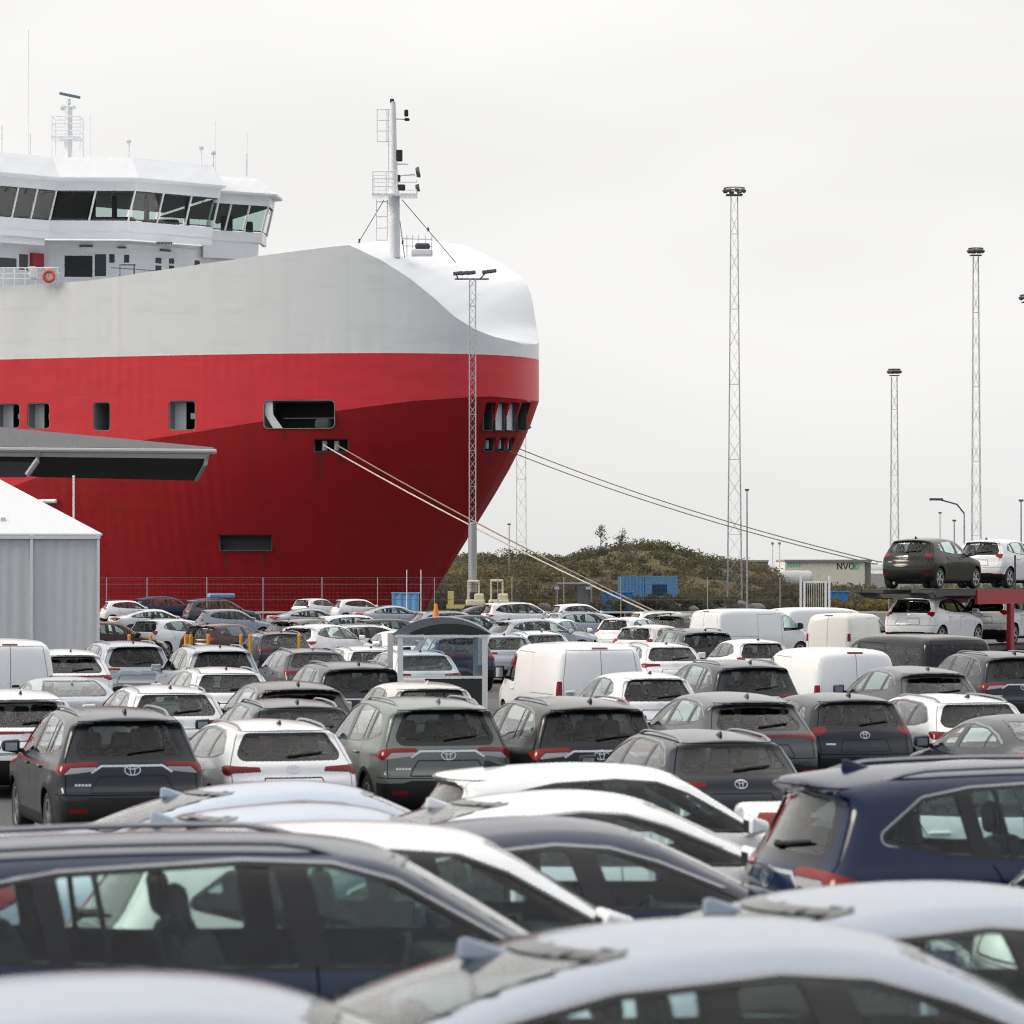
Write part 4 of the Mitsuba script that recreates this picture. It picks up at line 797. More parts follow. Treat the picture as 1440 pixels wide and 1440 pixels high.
tpart(t, 'curtain_wall', (np.vstack([np.stack([xs, ys, xs * 0 + .02], 1), np.stack([xs, ys, xs * 0 + ze - .003], 1)]), np.vstack([np.stack([k, k + 1, k + nn + 1], 1), np.stack([k, k + nn + 1, k + nn], 1)])), 'tent_wall', True)
tpart(t, 'curtain_wall', bx(xr - .06, xr - .02, d + .06, d + 19.5, .02, ze - .003), 'tent_wall')
for x in (xr, (46 - 720) / FPX * d, (-60 - 720) / FPX * d): tpart(t, 'pole', bx(x - .07, x + .03, d - .14, d - .05, 0, ze - .003), 'tent_roof')
tpart(t, 'eave_rail', bx(xr - W, xr + .05, d - .17, d - .145, ze - .12, ze - .01), 'tent_roof')
tpart(t, 'patch', bx(*sorted(((2 - 720) / FPX * d, (9 - 720) / FPX * d)), d + .6, d + .7, ze + .42, ze + .62), 'tent_wall')
scene['shelter_roof'] = plain((.10, .105, .13), .35); scene['shelter_dark'] = plain((.012, .012, .015), .4); scene['alu'] = plain((.62, .63, .64), .35, .4); scene['sign_face'] = plain((.62, .56, .56), .6); scene['sign_ink'] = plain((.40, .03, .03), .6)
scene['shelter_pane'] = {'type': 'thindielectric', 'int_ior': 1.5, 'specular_transmittance': rgb((.62, .70, .76))}
d = 66.; t = thing('smoking_shelter', 'small glazed shelter with a dark curved roof and pale frame among the cars', 'shelter')
x0, x1 = X(556), X(686); z1 = Z(891); zt = Z(868); dp = 1.5
arcx = np.linspace(0, 1, 15); prof = [(X(552) + (X(690) - X(552)) * a, z1 + (zt - z1) * (1 - abs(2 * a - 1) ** 2.2)) for a in arcx]
def arch_roof(inset, y0, y1, lift):
    pr = [(x * (1 - 0) , z + lift) for x, z in prof]; return side_prism(Polygon(pr + [(pr[-1][0], z1 - .02 + lift), (pr[0][0], z1 - .02 + lift)]), y0, y1)
part(t, 'roof', arch_roof(0, d + .02, d + dp + .1, 0.0), 'shelter_roof', 30)
small = [(X(575) + (X(689) - X(575)) * a, z1 + .0 + (Z(877) - z1) * (1 - abs(2 * a - 1) ** 2.2)) for a in arcx]
part(t, 'roof_fascia', side_prism(Polygon(small), d - .06, d + .015), 'shelter_dark', 30)
for x, y in ((X(563), d), (X(682), d), (X(545), d + dp), (X(668), d + dp)):
    part(t, 'post', bx(x - .05, x + .05, y - .05, y + .05, 0, z1 - .023), 'alu')
part(t, 'top_beam', bx(X(556), X(688), d - .07, d + .05, Z(896), z1 - .025), 'alu'); part(t, 'rail', bx(X(563) + .055, X(682) - .055, d - .04, d + .04, Z(954), Z(950.5)), 'alu')
part(t, 'pane', (np.array([[X(563) + .05, d + .01, Z(950)], [X(682) - .05, d + .01, Z(950)], [X(682) - .05, d + .01, Z(896)], [X(563) + .05, d + .01, Z(896)]]), np.array([[0, 1, 2, 3]])), 'shelter_pane')
part(t, 'pane', (np.array([[X(682), d + .06, .1], [X(668), d + dp - .06, .1], [X(668), d + dp - .06, z1 - .05], [X(682), d + .06, z1 - .05]]), np.array([[0, 1, 2, 3]])), 'shelter_pane')
part(t, 'lower_panel', bx(X(598), X(682) - .055, d - .02, d + .02, .05, Z(954.5)), 'shelter_dark')
part(t, 'sign', bx(X(566), X(597), d - .05, d - .02, Z(986), Z(955)), 'sign_face'); part(t, 'sign_print', join(bx(X(570), X(595), d - .056, d - .051, Z(960), Z(957.5)), bx(X(570), X(590), d - .056, d - .051, Z(966), Z(963))), 'sign_ink')
scene['bollard_yellow'] = plain((.48, .25, .03), .6)
for i, (px, lab) in enumerate(((182, 'slim yellow bollard farthest left, right of the marquee'), (212, 'slim yellow bollard second from the marquee'), (262, 'thicker yellow bollard, left one of the touching pair'), (268, 'thicker yellow bollard, right one of the touching pair'), (293, 'slim yellow bollard right of the touching pair'), (339, 'slim yellow bollard left of the beige brown crossover'), (352, 'slim yellow bollard before the beige brown crossover tail'), (421, 'slim yellow bollard farthest right in the row'))):
    d = 112.; t = thing('bollard', lab, 'bollard', 'yellow bollards in a row'); x = X(px); zt = Z(895)
    part(t, 'shaft', tube([(x, d, 0), (x, d, zt)], .05 if px not in (262, 268) else .07, 10), 'bollard_yellow', 40); part(t, 'cap', xf(revolve([(.06, 0), (.055, .05), (.001, .07)], 10), shift(x, d, zt)), 'orange_plastic', 40)
# ------------------------------------------------------------------ the ship
from scipy.interpolate import PchipInterpolator
ALPHA = math.radians(22); SA, SB = np.array([math.cos(ALPHA), -math.sin(ALPHA)]), np.array([-math.sin(ALPHA), -math.cos(ALPHA)])
BEAM, LB = 13.0, 30.2
ST = at(125, 503, 270.7)[:2]                                   # where the flat starboard side ends
def ship_xy(u, v): return ST + np.multiply.outer(u, SA) + np.multiply.outer(np.asarray(v) - BEAM, SB)
qs = np.unique(np.concatenate([np.linspace(-1, 0, 10), np.linspace(0, .35, 10), np.linspace(.35, 1, 64)]))
def sup(th, a, b, n): return a * np.sin(th) ** (2 / n), b * np.cos(th) ** (2 / n)
def outline_top(q):
    u = np.where(q < 0, -25 + q * 95, np.where(q < .35, -25 + 25 * q / .35, 0)); th = np.clip((q - .35) / .65, 0, 1) * np.pi / 2
    du, v = sup(th, LB, BEAM, 2.35); return u + du, v
def outline_low(q):
    u = np.where(q < 0, -25 + q * 95, -25.); th = np.clip(q, 0, 1) * np.pi / 2
    du, v = sup(th, 25 + 19.6, BEAM, 1.75); return u + du, np.where(q < 0, BEAM, v)
def px_of(u, v):
    p = ship_xy(u, v); return 720 + FPX * p[..., 0] / p[..., 1], p[..., 1]
ut, vt = outline_top(qs); ul, vl = outline_low(qs)
pxt, dpt = px_of(ut, vt)
zk = np.interp(pxt, [-4000, -40, 60, 180, 300, 400, 470, 580, 690, 745, 757], [6., 8.6, 10.4, 12.8, 13.7, 14.5, 14.95, 15.7, 16.15, 16.0, 15.9])
zk[np.argmax(pxt):] = 15.9
def pick(px): return float(np.interp(px, pxt[:np.argmax(pxt) + 1], ut[:np.argmax(pxt) + 1]))
cap_u = [-130, pick(-60), pick(130), pick(250), pick(490), pick(535), pick(575), pick(610), pick(640), pick(668), pick(695), pick(725), LB]
cap_z = [24.6, 24.6, 24.95, 25.7, 27.15, 26.05, 24.75, 23.3, 21.9, 21.05, 20.55, 20.3, 20.15]
zcap = lambda u: np.interp(u, cap_u, cap_z)
i0 = int(np.argmax(pxt)); pu = np.linspace(5, LB - .02, 400); pv = np.interp(pu, ut, vt); ppx, pdp = px_of(pu, -pv)
def port_z(px, py, lo=0):                                      # where the port rim passes a pixel
    k = int(np.argmin(np.abs(ppx - px) + (pu < lo) * 1e6)); return pu[k], CAM_Z + (HORIZON - py) / FPX * pdp[k]
PZ = [port_z(640, 343), port_z(672, 352), port_z(700, 367), port_z(722, 381), port_z(738, 394)]
print('port rim', PZ, ppx.max())
ku = [p[0] for p in PZ]; kz = [p[1] for p in PZ]
zport = PchipInterpolator([-130, ku[0] - 30] + ku + [max(ku[-1] + .8, 27.4), 29.0, LB + .5], [24.6, 24.9] + kz + [kz[-1] - 1.1, 21.6, 20.1])
ZRED = CAM_Z + 299.5 / 18.95
rows = []
for s in np.linspace(0, 1, 12):                                # from the water up to the knuckle
    z = -3.0 + (zk + 3.0) * s; w = s + .14 * np.sin(np.pi * s) * s ** 2
    rows.append((ul + (ut - ul) * w, vl + (vt - vl) * w, z))
for s in np.linspace(0, 1, 10)[1:]: rows.append((ut, vt, zk + (zcap(ut) - zk) * s))
nr, nq = len(rows), len(qs)
def rowpts(u, v, z): return np.concatenate([ship_xy(u, v), z[:, None]], 1)
zpt = np.where(vt < .05, zcap(ut), zport(ut))
prow = rows[:12] + [(ut, vt, zk + (zpt - zk) * s) for s in np.linspace(0, 1, 10)[1:]]
star = [rowpts(*r) for r in rows]; port = [rowpts(r[0], -r[1], r[2]) for r in prow]
NV = 9
caprows = [rowpts(ut, vt * (1 - 2 * k / (NV - 1)), zcap(ut) + (zpt - zcap(ut)) * k / (NV - 1) + .35 * np.sin(np.pi * k / (NV - 1)) * np.minimum(1, vt / 6)) for k in range(1, NV - 1)]
loop = star + caprows + port[::-1]                              # closed girth of every station, except the bottom
V = np.stack(loop); ng = len(loop)
i, j = np.meshgrid(np.arange(ng), np.arange(nq - 1), indexing='ij'); i2 = (i + 1) % ng
qd = np.stack([i * nq + j, i2 * nq + j, i2 * nq + j + 1, i * nq + j + 1], -1).reshape(-1, 4)
vv = V.reshape(-1, 3); ff = np.vstack([qd[:, [0, 1, 2]], qd[:, [0, 2, 3]]])
c0 = len(vv); vv = np.vstack([vv, V[:, 0].mean(0)[None]]); k = np.arange(ng)
ff = np.vstack([ff, np.stack([k * 0 + c0, ((k + 1) % ng) * nq, k * nq], 1)])
hm = trimesh.Trimesh(vv, ff, process=False); hm.merge_vertices(digits_vertex=4); hm.update_faces(hm.nondegenerate_faces(height=1e-6)); hm.fix_normals()
hull = solid(hm.vertices, hm.faces)
print('hull', hull.status(), hull.volume(), hm.is_watertight)
HV, HF = np.array(hm.vertices), np.array(hm.faces)
def hit(px, py):
    """First point of the hull on the sight line of a pixel, with its outward direction."""
    o = np.array([0, 0, CAM_Z]); d = at(px, py, 1.0) - o
    a, b, c = HV[HF[:, 0]], HV[HF[:, 1]], HV[HF[:, 2]]; e1, e2 = b - a, c - a; h = np.cross(d, e2); det = (e1 * h).sum(1)
    ok = np.abs(det) > 1e-9; inv = 1 / np.where(ok, det, 1); s = o - a; u = (s * h).sum(1) * inv; qq = np.cross(s, e1); v = (qq @ d) * inv; t = (e2 * qq).sum(1) * inv
    m = ok & (u >= -1e-6) & (v >= -1e-6) & (u + v <= 1 + 1e-6) & (t > 1)
    if not m.any(): return None
    k = np.where(m)[0][np.argmin(t[m])]; n = np.cross(e1[k], e2[k]); n /= np.linalg.norm(n); n = n if n @ d < 0 else -n
    return o + d * t[k], n
S = thing('cargo_ship', 'huge red and white car carrier ship with a blunt flared bow moored behind the cars', 'ship')
def hull_ripple(p, n, uv):
    """Slight dents between frames and the raised weld lines of the shell plates, in metres."""
    u = p.x * .93 - p.y * .37; row = p.z / 2.3; col = u / 7.5 + .5 * cell_half(row)
    weld = dr.exp(-dr.square((row - dr.round(row)) * 2.3 / .035)) + dr.exp(-dr.square((col - dr.round(col)) * 7.5 / .035))
    return .010 * dr.sin(u * 7.2) * tnoise(u * .35, p.z * .5) + .030 * tfbm(u * .55, p.z * .9, 4, 2) + .006 * weld
def cell_half(v): return mikit.cell_rand(dr.floor(v + .5), 3, 5)
def hullpaint(base, streak, dark):
    def fn(p, n, uv):
        u = p.x * .93 - p.y * .37
        s = tfbm(u * .9, p.z * .06, 3, 3); m = tfbm(u * .35, p.z * .8, 1, 4); scuff = tstep(.62, .80, tfbm(u * .28 + 9, p.z * 1.7, 2, 4))
        c = tmix(base, streak, dr.clip(tstep(.35, .75, s) * .55 + .45 * m, 0, 1))
        c = tmix(c, dark, dr.clip(.30 * tstep(.62, .8, tnoise(u * 1.6, p.z * .12, 8)) + .45 * scuff, 0, 1) * .7)
        for x, z, w, l in RUNS:                                  # rust and soot running down from the fairleads and the anchor pocket
            q = tstep(w, 0, dr.abs(p.x - x + .15 * (tnoise(p.z * 1.3, x) - .5))) * tstep(z + .1, z - .3, p.z) * tstep(z - l, z - .4, p.z)
            c = tmix(c, (.035, .02, .018), .62 * q * (.5 + .7 * tnoise(p.x * 5, p.z * .4)))
        return c
    return two({'type': 'bumpmap', 'arbitrary': mikit.proc(hull_ripple, .02), 'scale': 1.0, 'bsdf': {'type': 'principled', 'base_color': mikit.proc(fn), 'roughness': .36, 'specular': .45}})
RUNS = [(hit(px, py)[0][0], hit(px, py)[0][2], w, l) for px, py, w, l in ((450, 634, .55, 3.6), (478, 634, .35, 1.8), (318, 776, .35, 2.4), (372, 776, .3, 1.8), (400, 605, .3, 1.3), (690, 636, .25, 1.4), (252, 607, .2, 1.0))]
scene['hull_red'] = hullpaint((.56, .020, .030), (.53, .022, .032), (.46, .022, .030)); scene['hull_grey'] = hullpaint((.66, .67, .68), (.635, .65, .66), (.57, .58, .585))
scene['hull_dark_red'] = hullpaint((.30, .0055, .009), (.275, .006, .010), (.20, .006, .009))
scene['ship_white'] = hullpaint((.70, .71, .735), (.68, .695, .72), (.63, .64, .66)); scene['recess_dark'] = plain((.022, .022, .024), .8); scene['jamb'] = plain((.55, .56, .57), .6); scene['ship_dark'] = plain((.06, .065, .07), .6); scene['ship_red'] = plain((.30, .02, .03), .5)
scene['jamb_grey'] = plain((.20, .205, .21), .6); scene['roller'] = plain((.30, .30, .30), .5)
liners = []
def frame_at(p, n):
    n = np.array([n[0], n[1], 0]); n /= np.linalg.norm(n); t = np.array([-n[1], n[0], 0]); t = t if t[0] > 0 else -t
    return np.array([[t[0], -n[0], 0, p[0]], [t[1], -n[1], 0, p[1]], [0, 0, 1, p[2]], [0, 0, 0, 1.]])     # x along the hull, y inwards, z up
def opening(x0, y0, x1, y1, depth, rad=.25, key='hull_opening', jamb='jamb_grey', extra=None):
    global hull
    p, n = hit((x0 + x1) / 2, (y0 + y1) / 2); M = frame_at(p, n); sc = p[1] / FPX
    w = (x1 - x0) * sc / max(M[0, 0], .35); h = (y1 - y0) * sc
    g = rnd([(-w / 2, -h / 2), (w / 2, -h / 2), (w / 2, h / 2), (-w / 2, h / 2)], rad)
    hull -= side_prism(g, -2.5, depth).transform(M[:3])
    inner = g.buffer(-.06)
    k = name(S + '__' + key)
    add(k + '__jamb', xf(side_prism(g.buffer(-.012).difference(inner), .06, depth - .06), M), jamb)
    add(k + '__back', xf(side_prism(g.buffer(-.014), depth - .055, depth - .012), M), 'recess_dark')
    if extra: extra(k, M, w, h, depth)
def slab(k, key, M, x0, x1, y0, y1, z0, z1, b): add(name(k + '__' + key), xf(bx(x0, x1, y0, y1, z0, z1), M), b)
def white_left(k, M, w, h, d): slab(k, 'inner_wall', M, -w / 2 + .08, -w / 2 + .08 + w * .42, 1.0, 1.1, -h / 2 + .08, h / 2 - .08, 'jamb'); slab(k, 'fitting', M, w * .05, w * .22, 1.4, 1.6, -h * .1, h * .1, 'ship_white')
def big(k, M, w, h, d):
    add(name(k + '__inner_wall'), xf(side_prism(Polygon([(-w / 2 + .08, h / 2 - .08), (-w / 2 + .65, h / 2 - .08), (-w / 2 + .7, 0), (-w / 2 + 1.4, -h / 2 + .08), (-w / 2 + .7, -h / 2 + .08), (-w / 2 + .1, 0)]), .25, .4), M), 'jamb')
    slab(k, 'rail', M, -w / 2 + 1.5, w / 2 - .1, .3, .36, -h / 2 + .75, -h / 2 + .82, 'ship_dark'); add(name(k + '__winch'), xf(rbox(w * .3, 1.0, -h * .33, 1.2, .8, .8, .25), M), 'ship_dark', 40)
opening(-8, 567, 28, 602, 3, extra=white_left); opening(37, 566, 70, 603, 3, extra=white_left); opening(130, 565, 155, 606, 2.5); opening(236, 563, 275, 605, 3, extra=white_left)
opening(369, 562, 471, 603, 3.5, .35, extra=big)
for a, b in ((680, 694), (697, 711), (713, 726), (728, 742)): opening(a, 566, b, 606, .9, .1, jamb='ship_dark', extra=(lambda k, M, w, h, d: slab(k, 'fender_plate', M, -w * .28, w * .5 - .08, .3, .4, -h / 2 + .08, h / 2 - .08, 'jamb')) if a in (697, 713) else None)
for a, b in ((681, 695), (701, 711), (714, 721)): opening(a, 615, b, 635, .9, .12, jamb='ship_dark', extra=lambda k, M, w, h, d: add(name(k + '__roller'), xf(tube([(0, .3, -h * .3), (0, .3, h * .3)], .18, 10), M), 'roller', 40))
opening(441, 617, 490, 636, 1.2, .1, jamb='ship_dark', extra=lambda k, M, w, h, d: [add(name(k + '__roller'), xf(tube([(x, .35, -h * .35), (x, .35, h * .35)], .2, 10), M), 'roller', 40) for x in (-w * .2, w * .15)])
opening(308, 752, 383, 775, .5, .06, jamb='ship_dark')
# the hull is coloured in bands by height: grey above, red below, darker red under the flare's knuckle
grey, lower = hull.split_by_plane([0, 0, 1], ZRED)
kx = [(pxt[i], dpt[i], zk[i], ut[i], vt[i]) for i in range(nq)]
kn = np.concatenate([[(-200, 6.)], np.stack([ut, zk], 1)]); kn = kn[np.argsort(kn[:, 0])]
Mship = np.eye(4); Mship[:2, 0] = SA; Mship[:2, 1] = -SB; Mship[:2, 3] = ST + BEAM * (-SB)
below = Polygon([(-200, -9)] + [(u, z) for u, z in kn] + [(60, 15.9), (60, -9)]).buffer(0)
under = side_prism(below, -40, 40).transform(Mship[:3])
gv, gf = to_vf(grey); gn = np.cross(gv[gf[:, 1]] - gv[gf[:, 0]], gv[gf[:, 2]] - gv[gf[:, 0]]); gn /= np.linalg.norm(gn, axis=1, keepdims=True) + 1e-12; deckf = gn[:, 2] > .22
part(S, 'upper_hull', (gv, gf[~deckf & (gn[:, 2] > -.9)]), 'hull_grey', 28); part(S, 'foredeck', (gv, gf[deckf]), 'ship_white', 20); part(S, 'red_hull', lower - under, 'hull_red', 28); part(S, 'flared_bow', lower ^ under, 'hull_dark_red', 28)  # upward-facing foredeck given a whiter colour, the sky's brightness on it painted in
c, n = hit(66, 705); M = frame_at(c, n); part(S, 'pipe', xf(tube([(-.8, -.25, 0), (.9, -.25, 0)], .16, 8), M), 'ship_white', 40)
# --- superstructure: plan points by pixel column and depth
zb = lambda py, d: CAM_Z + (HORIZON - py) / FPX * d
def pp(px, d): return np.array([(px - 720) / FPX * d, d])
PL = [pp(-90, 283.5), pp(-40, 286.0), pp(68, 291.0), pp(179, 291.3), pp(297, 297.2)]
WB, WT, RT = zb(309.5, 291), zb(268, 291), zb(219, 291)          # window sill, window head, roof top
def offset(pts, o):
    pts = np.asarray(pts); t = np.diff(pts, axis=0); t /= np.linalg.norm(t, axis=1, keepdims=True); nrm = np.stack([t[:, 1], -t[:, 0]], 1)
    m = np.vstack([nrm[:1], (nrm[:-1] + nrm[1:]) / 2, nrm[-1:]]); m /= (m * m).sum(1, keepdims=True) ** .5
    return pts + m * o
def ribbon(pl, levels, closed=False):
    """A wall that follows the plan polyline; levels are (height, outward offset)."""
    R = [np.concatenate([offset(pl, o), np.full((len(pl), 1), z)], 1) for z, o in levels]; v = np.vstack(R); m = len(pl)
    i, j = np.meshgrid(np.arange(len(levels) - 1), np.arange(m - 1), indexing='ij')
    q = np.stack([i * m + j, i * m + j + 1, (i + 1) * m + j + 1, (i + 1) * m + j], -1).reshape(-1, 4); return v, np.vstack([q[:, [0, 1, 2]], q[:, [0, 2, 3]]])
def strip(pl, levels, th=.15):
    out = ribbon(pl, levels); inn = ribbon(pl, [(z, o - th) for z, o in levels])
    return join(out, (inn[0], inn[1][:, ::-1]), ribbon(pl, [(levels[-1][0], levels[-1][1]), (levels[-1][0], levels[-1][1] - th)]), ribbon(pl, [(levels[0][0], levels[0][1] - th), (levels[0][0], levels[0][1])]))
scene['bridge_glass'] = {'type': 'thindielectric', 'int_ior': 1.5, 'specular_transmittance': rgb((.42, .55, .52))}
def bridge(PL, WB, WT, RT, spans, low, back):
    PL = np.asarray(PL); rake, LEAN = .12, np.array([.62, -.38])
    part(S, 'bridge_wall', strip(PL, [(low, 0), (WB - .9, 0), (WB - .85, .12), (WB, .14)]), 'ship_white')
    part(S, 'bridge_header', strip(PL + LEAN, [(WT, rake + .05), (WT + .75, rake + .12)]), 'ship_white')
    part(S, 'bridge_roof', join(ribbon(PL + LEAN, [(WT + .755, rake + .1), (WT + .80, rake + .75), (WT + .98, rake + .80), (RT, -.9)]), ), 'ship_white', label='sloping white bridge roof edge')
    o = offset(PL + LEAN, -.9); top = np.concatenate([o, np.full((len(o), 1), RT)], 1); bk = top.copy(); bk[:, :2] += back; m = len(o); kk = np.arange(m - 1)
    part(S, 'roof_deck', (np.vstack([top, bk]), np.vstack([np.stack([kk, kk + 1, kk + m + 1], 1), np.stack([kk, kk + m + 1, kk + m], 1)])), 'ship_white')
    o = offset(PL + LEAN, rake); top = np.concatenate([o, np.full((len(o), 1), WT + .3)], 1); bk = top.copy(); bk[:, :2] += np.array([-6., 15.])
    part(S, 'ceiling', (np.vstack([top, bk]), np.vstack([np.stack([kk, kk + 1, kk + m + 1], 1), np.stack([kk, kk + m + 1, kk + m], 1)])), 'ship_dark')
    o = offset(PL, -.2); top = np.concatenate([o, np.full((len(o), 1), WB - .3)], 1); bk = top.copy(); bk[:, :2] += back * .6
    part(S, 'bridge_floor', (np.vstack([top, bk]), np.vstack([np.stack([kk, kk + 1, kk + m + 1], 1), np.stack([kk, kk + m + 1, kk + m], 1)])), 'ship_dark')
    b0, b1 = offset(PL, .14), offset(PL, 0) + LEAN + .5 * (offset(PL, rake) - PL)
    for s, ts in spans:
        P = lambda t, z: np.append((b0[s] + (b0[s + 1] - b0[s]) * t) * (1 - (z - WB) / (WT - WB)) + (b1[s] + (b1[s + 1] - b1[s]) * t) * (z - WB) / (WT - WB), z)
        nn = np.array([PL[s + 1][1] - PL[s][1], -(PL[s + 1][0] - PL[s][0]), 0]); nn /= np.linalg.norm(nn)
        for a, b in zip(ts[:-1], ts[1:]):
            g = .06 if b - a > .2 else .03
            w = name(S + '__window'); q = np.array([P(a + g * (b - a) * 1.2, WB + .1), P(b - g * (b - a) * 1.2, WB + .1), P(b - g * (b - a) * 1.2, WT - .06), P(a + g * (b - a) * 1.2, WT - .06)])
            add(w + '__pane', (q - nn * .04, np.array([[0, 1, 2, 3]])), 'bridge_glass')
            add(w + '__wiper_arm', tube([P((a + b) / 2, WT + .02) + nn * .06, P((a + b) / 2 - .1 * (b - a), WT - .5) + nn * .04], .03, 4), 'ship_dark')
            add(w + '__mullion', tube([P(a, WB), P(a, WT)], .085, 4), 'ship_white'); add(w + '__mullion_001', tube([P(b, WB), P(b, WT)], .085, 4), 'ship_white')
            [add(w + '__' + fk, tube(fe, .05, 4), 'ship_dark') for fk, fe in (('sill', [q[0], q[1]]), ('head', [q[3], q[2]]))]
BK = np.array([-4.5, 9.0])
bridge(PL, WB, WT, RT, [(1, np.linspace(0, 1, 5)), (2, [0, .5, 1]), (3, np.linspace(0, 1, 4))], zb(335, 291), BK)
inner = [pp(-80, 292), pp(118, 297.5)]; part(S, 'bridge_bulkhead', strip(inner, [(WB - .3, 0), (WT + .29, 0)]), 'ship_dark')
inner = [pp(118, 297.5), pp(134, 298)]; part(S, 'bridge_bulkhead', strip(inner, [(WB + .9, 0), (WT + .29, 0)]), 'ship_dark')
part(S, 'console', to_vf(rbox(pp(150, 294)[0], 294, WB + .1, 4.5, 1.1, .9, .2)), 'ship_dark', 40); part(S, 'console', to_vf(rbox(pp(225, 296)[0], 296, WB + .1, 3.0, 1.1, .9, .2)), 'ship_dark', 40)
for px in (160, 205, 262): part(S, 'roof_pillar', bx(pp(px, 298)[0] - .2, pp(px, 298)[0] + .2, 298, 298.3, WB - .3, WT + .3), 'ship_dark')
PR = [pp(288, 299.5), pp(366, 302.5), pp(372, 306)]
WB2, WT2 = zb(324, 300.5), zb(287, 300.5)
bridge(PR, WB2, WT2, zb(247, 300.5), [(0, np.linspace(0, 1, 4)), (1, [0, 1])], zb(338, 300.5), np.array([-1.2, 7.0]))
part(S, 'bridge_person_shape' if False else 'wing_console', to_vf(rbox(pp(350, 304)[0], 304, WB2 + .3, .6, .6, 1.6, .15)), 'ship_dark', 40)
part(S, 'wing_console', to_vf(rbox(pp(318, 304)[0], 304, WB2 + .5, 1.0, .3, 2.2, .1)), 'ship_dark', 40)
# house below the bridge
HP = [pp(-90, 287), pp(62, 294.5), pp(182, 294.9), pp(296, 300.5), pp(361, 303.5), pp(361.5, 312)]
part(S, 'deck_house', strip(HP, [(zb(420, 295), 0), (zb(338, 295), 0)], .2), 'ship_white')
part(S, 'wing_base', strip([pp(285, 299.4), pp(361, 302.4), pp(362, 309)], [(zb(362, 300), 0), (zb(333, 300), .1)], .2), 'ship_white')
part(S, 'side_wing', join(strip([pp(-90, 284.2), pp(62, 291.3)], [(zb(341, 289), 0), (zb(312, 289), .05)], .2)), 'ship_white')
def on_house(px0, px1, y0, y1, key, b, proud=.05, th=.05, hp=HP):
    """A flat piece on the deck house wall: pixel box onto the wall it lies on."""
    for s in range(len(hp) - 1):
        a, c = hp[s], hp[s + 1]; pa, pc = 720 + FPX * a[0] / a[1], 720 + FPX * c[0] / c[1]; m = (px0 + px1) / 2
        if pa <= m < pc:
            def pt(px, y):
                r = (px - 720) / FPX; t = (r * a[1] - a[0]) / ((c[0] - a[0]) - r * (c[1] - a[1])); p = a + (c - a) * t; nn = np.array([c[1] - a[1], -(c[0] - a[0])]); nn /= np.linalg.norm(nn); return p + nn * proud, nn, p[1]
            p0, nn, d0 = pt(px0, y0); p1, _, d1 = pt(px1, y1)
            z1, z0 = zb(y0, (d0 + d1) / 2), zb(y1, (d0 + d1) / 2)
            pts = [np.append(p + nn * o, z) for p in (p0, p1) for o in (0, -th) for z in (z0, z1)]
            return part(S, key, m3.Manifold.hull_points(np.array(pts)), b)
scene['port_glass'] = paint((.02, .025, .03), rough=.15)
for a in ((153, 160.5, 357, 369), (174, 181, 358, 369), (218, 226, 362, 370), (218, 226, 373, 381), (237, 244, 363, 370.5), (237, 244, 373, 381), (273, 280, 366, 375), (304, 309, 369, 374)): on_house(*a, 'porthole', 'port_glass')
on_house(90, 131, 357, 389, 'side_door', 'recess_dark', .03); on_house(89, 133, 357, 359.2, 'door_frame', 'ship_white', .09, .12); on_house(129.5, 132.5, 359.3, 391, 'door_frame', 'ship_white', .09, .12); on_house(132.6, 148.5, 357, 388, 'wide_window', 'port_glass', .04)
on_house(41, 57, 356, 375, 'red_locker', 'ship_red', .4, .38); on_house(26, 38, 357, 379, 'dark_door', 'ship_dark', .04); on_house(-10, 22, 362, 376, 'vent', 'ship_dark', .04)
for a in ((111, 130, 344.5, 347), (165, 177, 347, 349), (224, 238, 350.5, 353), (295, 307, 356, 359)): on_house(*a, 'lamp_strip', 'ship_dark', .25, .2)
for k in range(7): on_house(219 + k * 3.3, 221.4 + k * 3.3, 339.5, 343, 'name_letter', 'ship_dark', .06, .05, [pp(-90, 285), pp(182, 291.0), pp(300, 297)])
on_house(150, 292, 381, 382, 'handrail', 'ship_dark', .6, .06); on_house(152, 300, 345.6, 346.4, 'cable_run', 'jamb', .1, .08)
# rail along the deck edge, life ring
d = 271.5
for y in (376, 384, 392): part(S, 'deck_rail', tube([at(-60, y + .5, d + 2), at(76, y, d), at(84, y, d)], .045, 5), 'ship_white')
for px in range(-55, 84, 15): part(S, 'rail_stanchion', tube([at(px, 376, d), at(px, 402, d)], .05, 5), 'ship_white')
scene['orange_ring'] = plain((.55, .10, .05), .6)
c = at(68, 388, d - .2); part(S, 'life_ring', xf(trimesh.creation.torus(.38, .13, 20, 10), shift(*c) @ rot('x', 90)), 'orange_ring', 40)
part(S, 'life_ring_stand', tube([at(68, 379, d), at(68, 402, d)], .06, 5), 'ship_white'); part(S, 'deck_box', to_vf(rbox(*at(46, 383, d), .5, .5, .9, .08)), 'ship_white', 40)
for px in (168, 188): part(S, 'deck_davit', tube([at(px, 392, 285), at(px, 372, 285), at(px + 22 * (px == 168), 372, 285)], .07, 5), 'ship_dark')
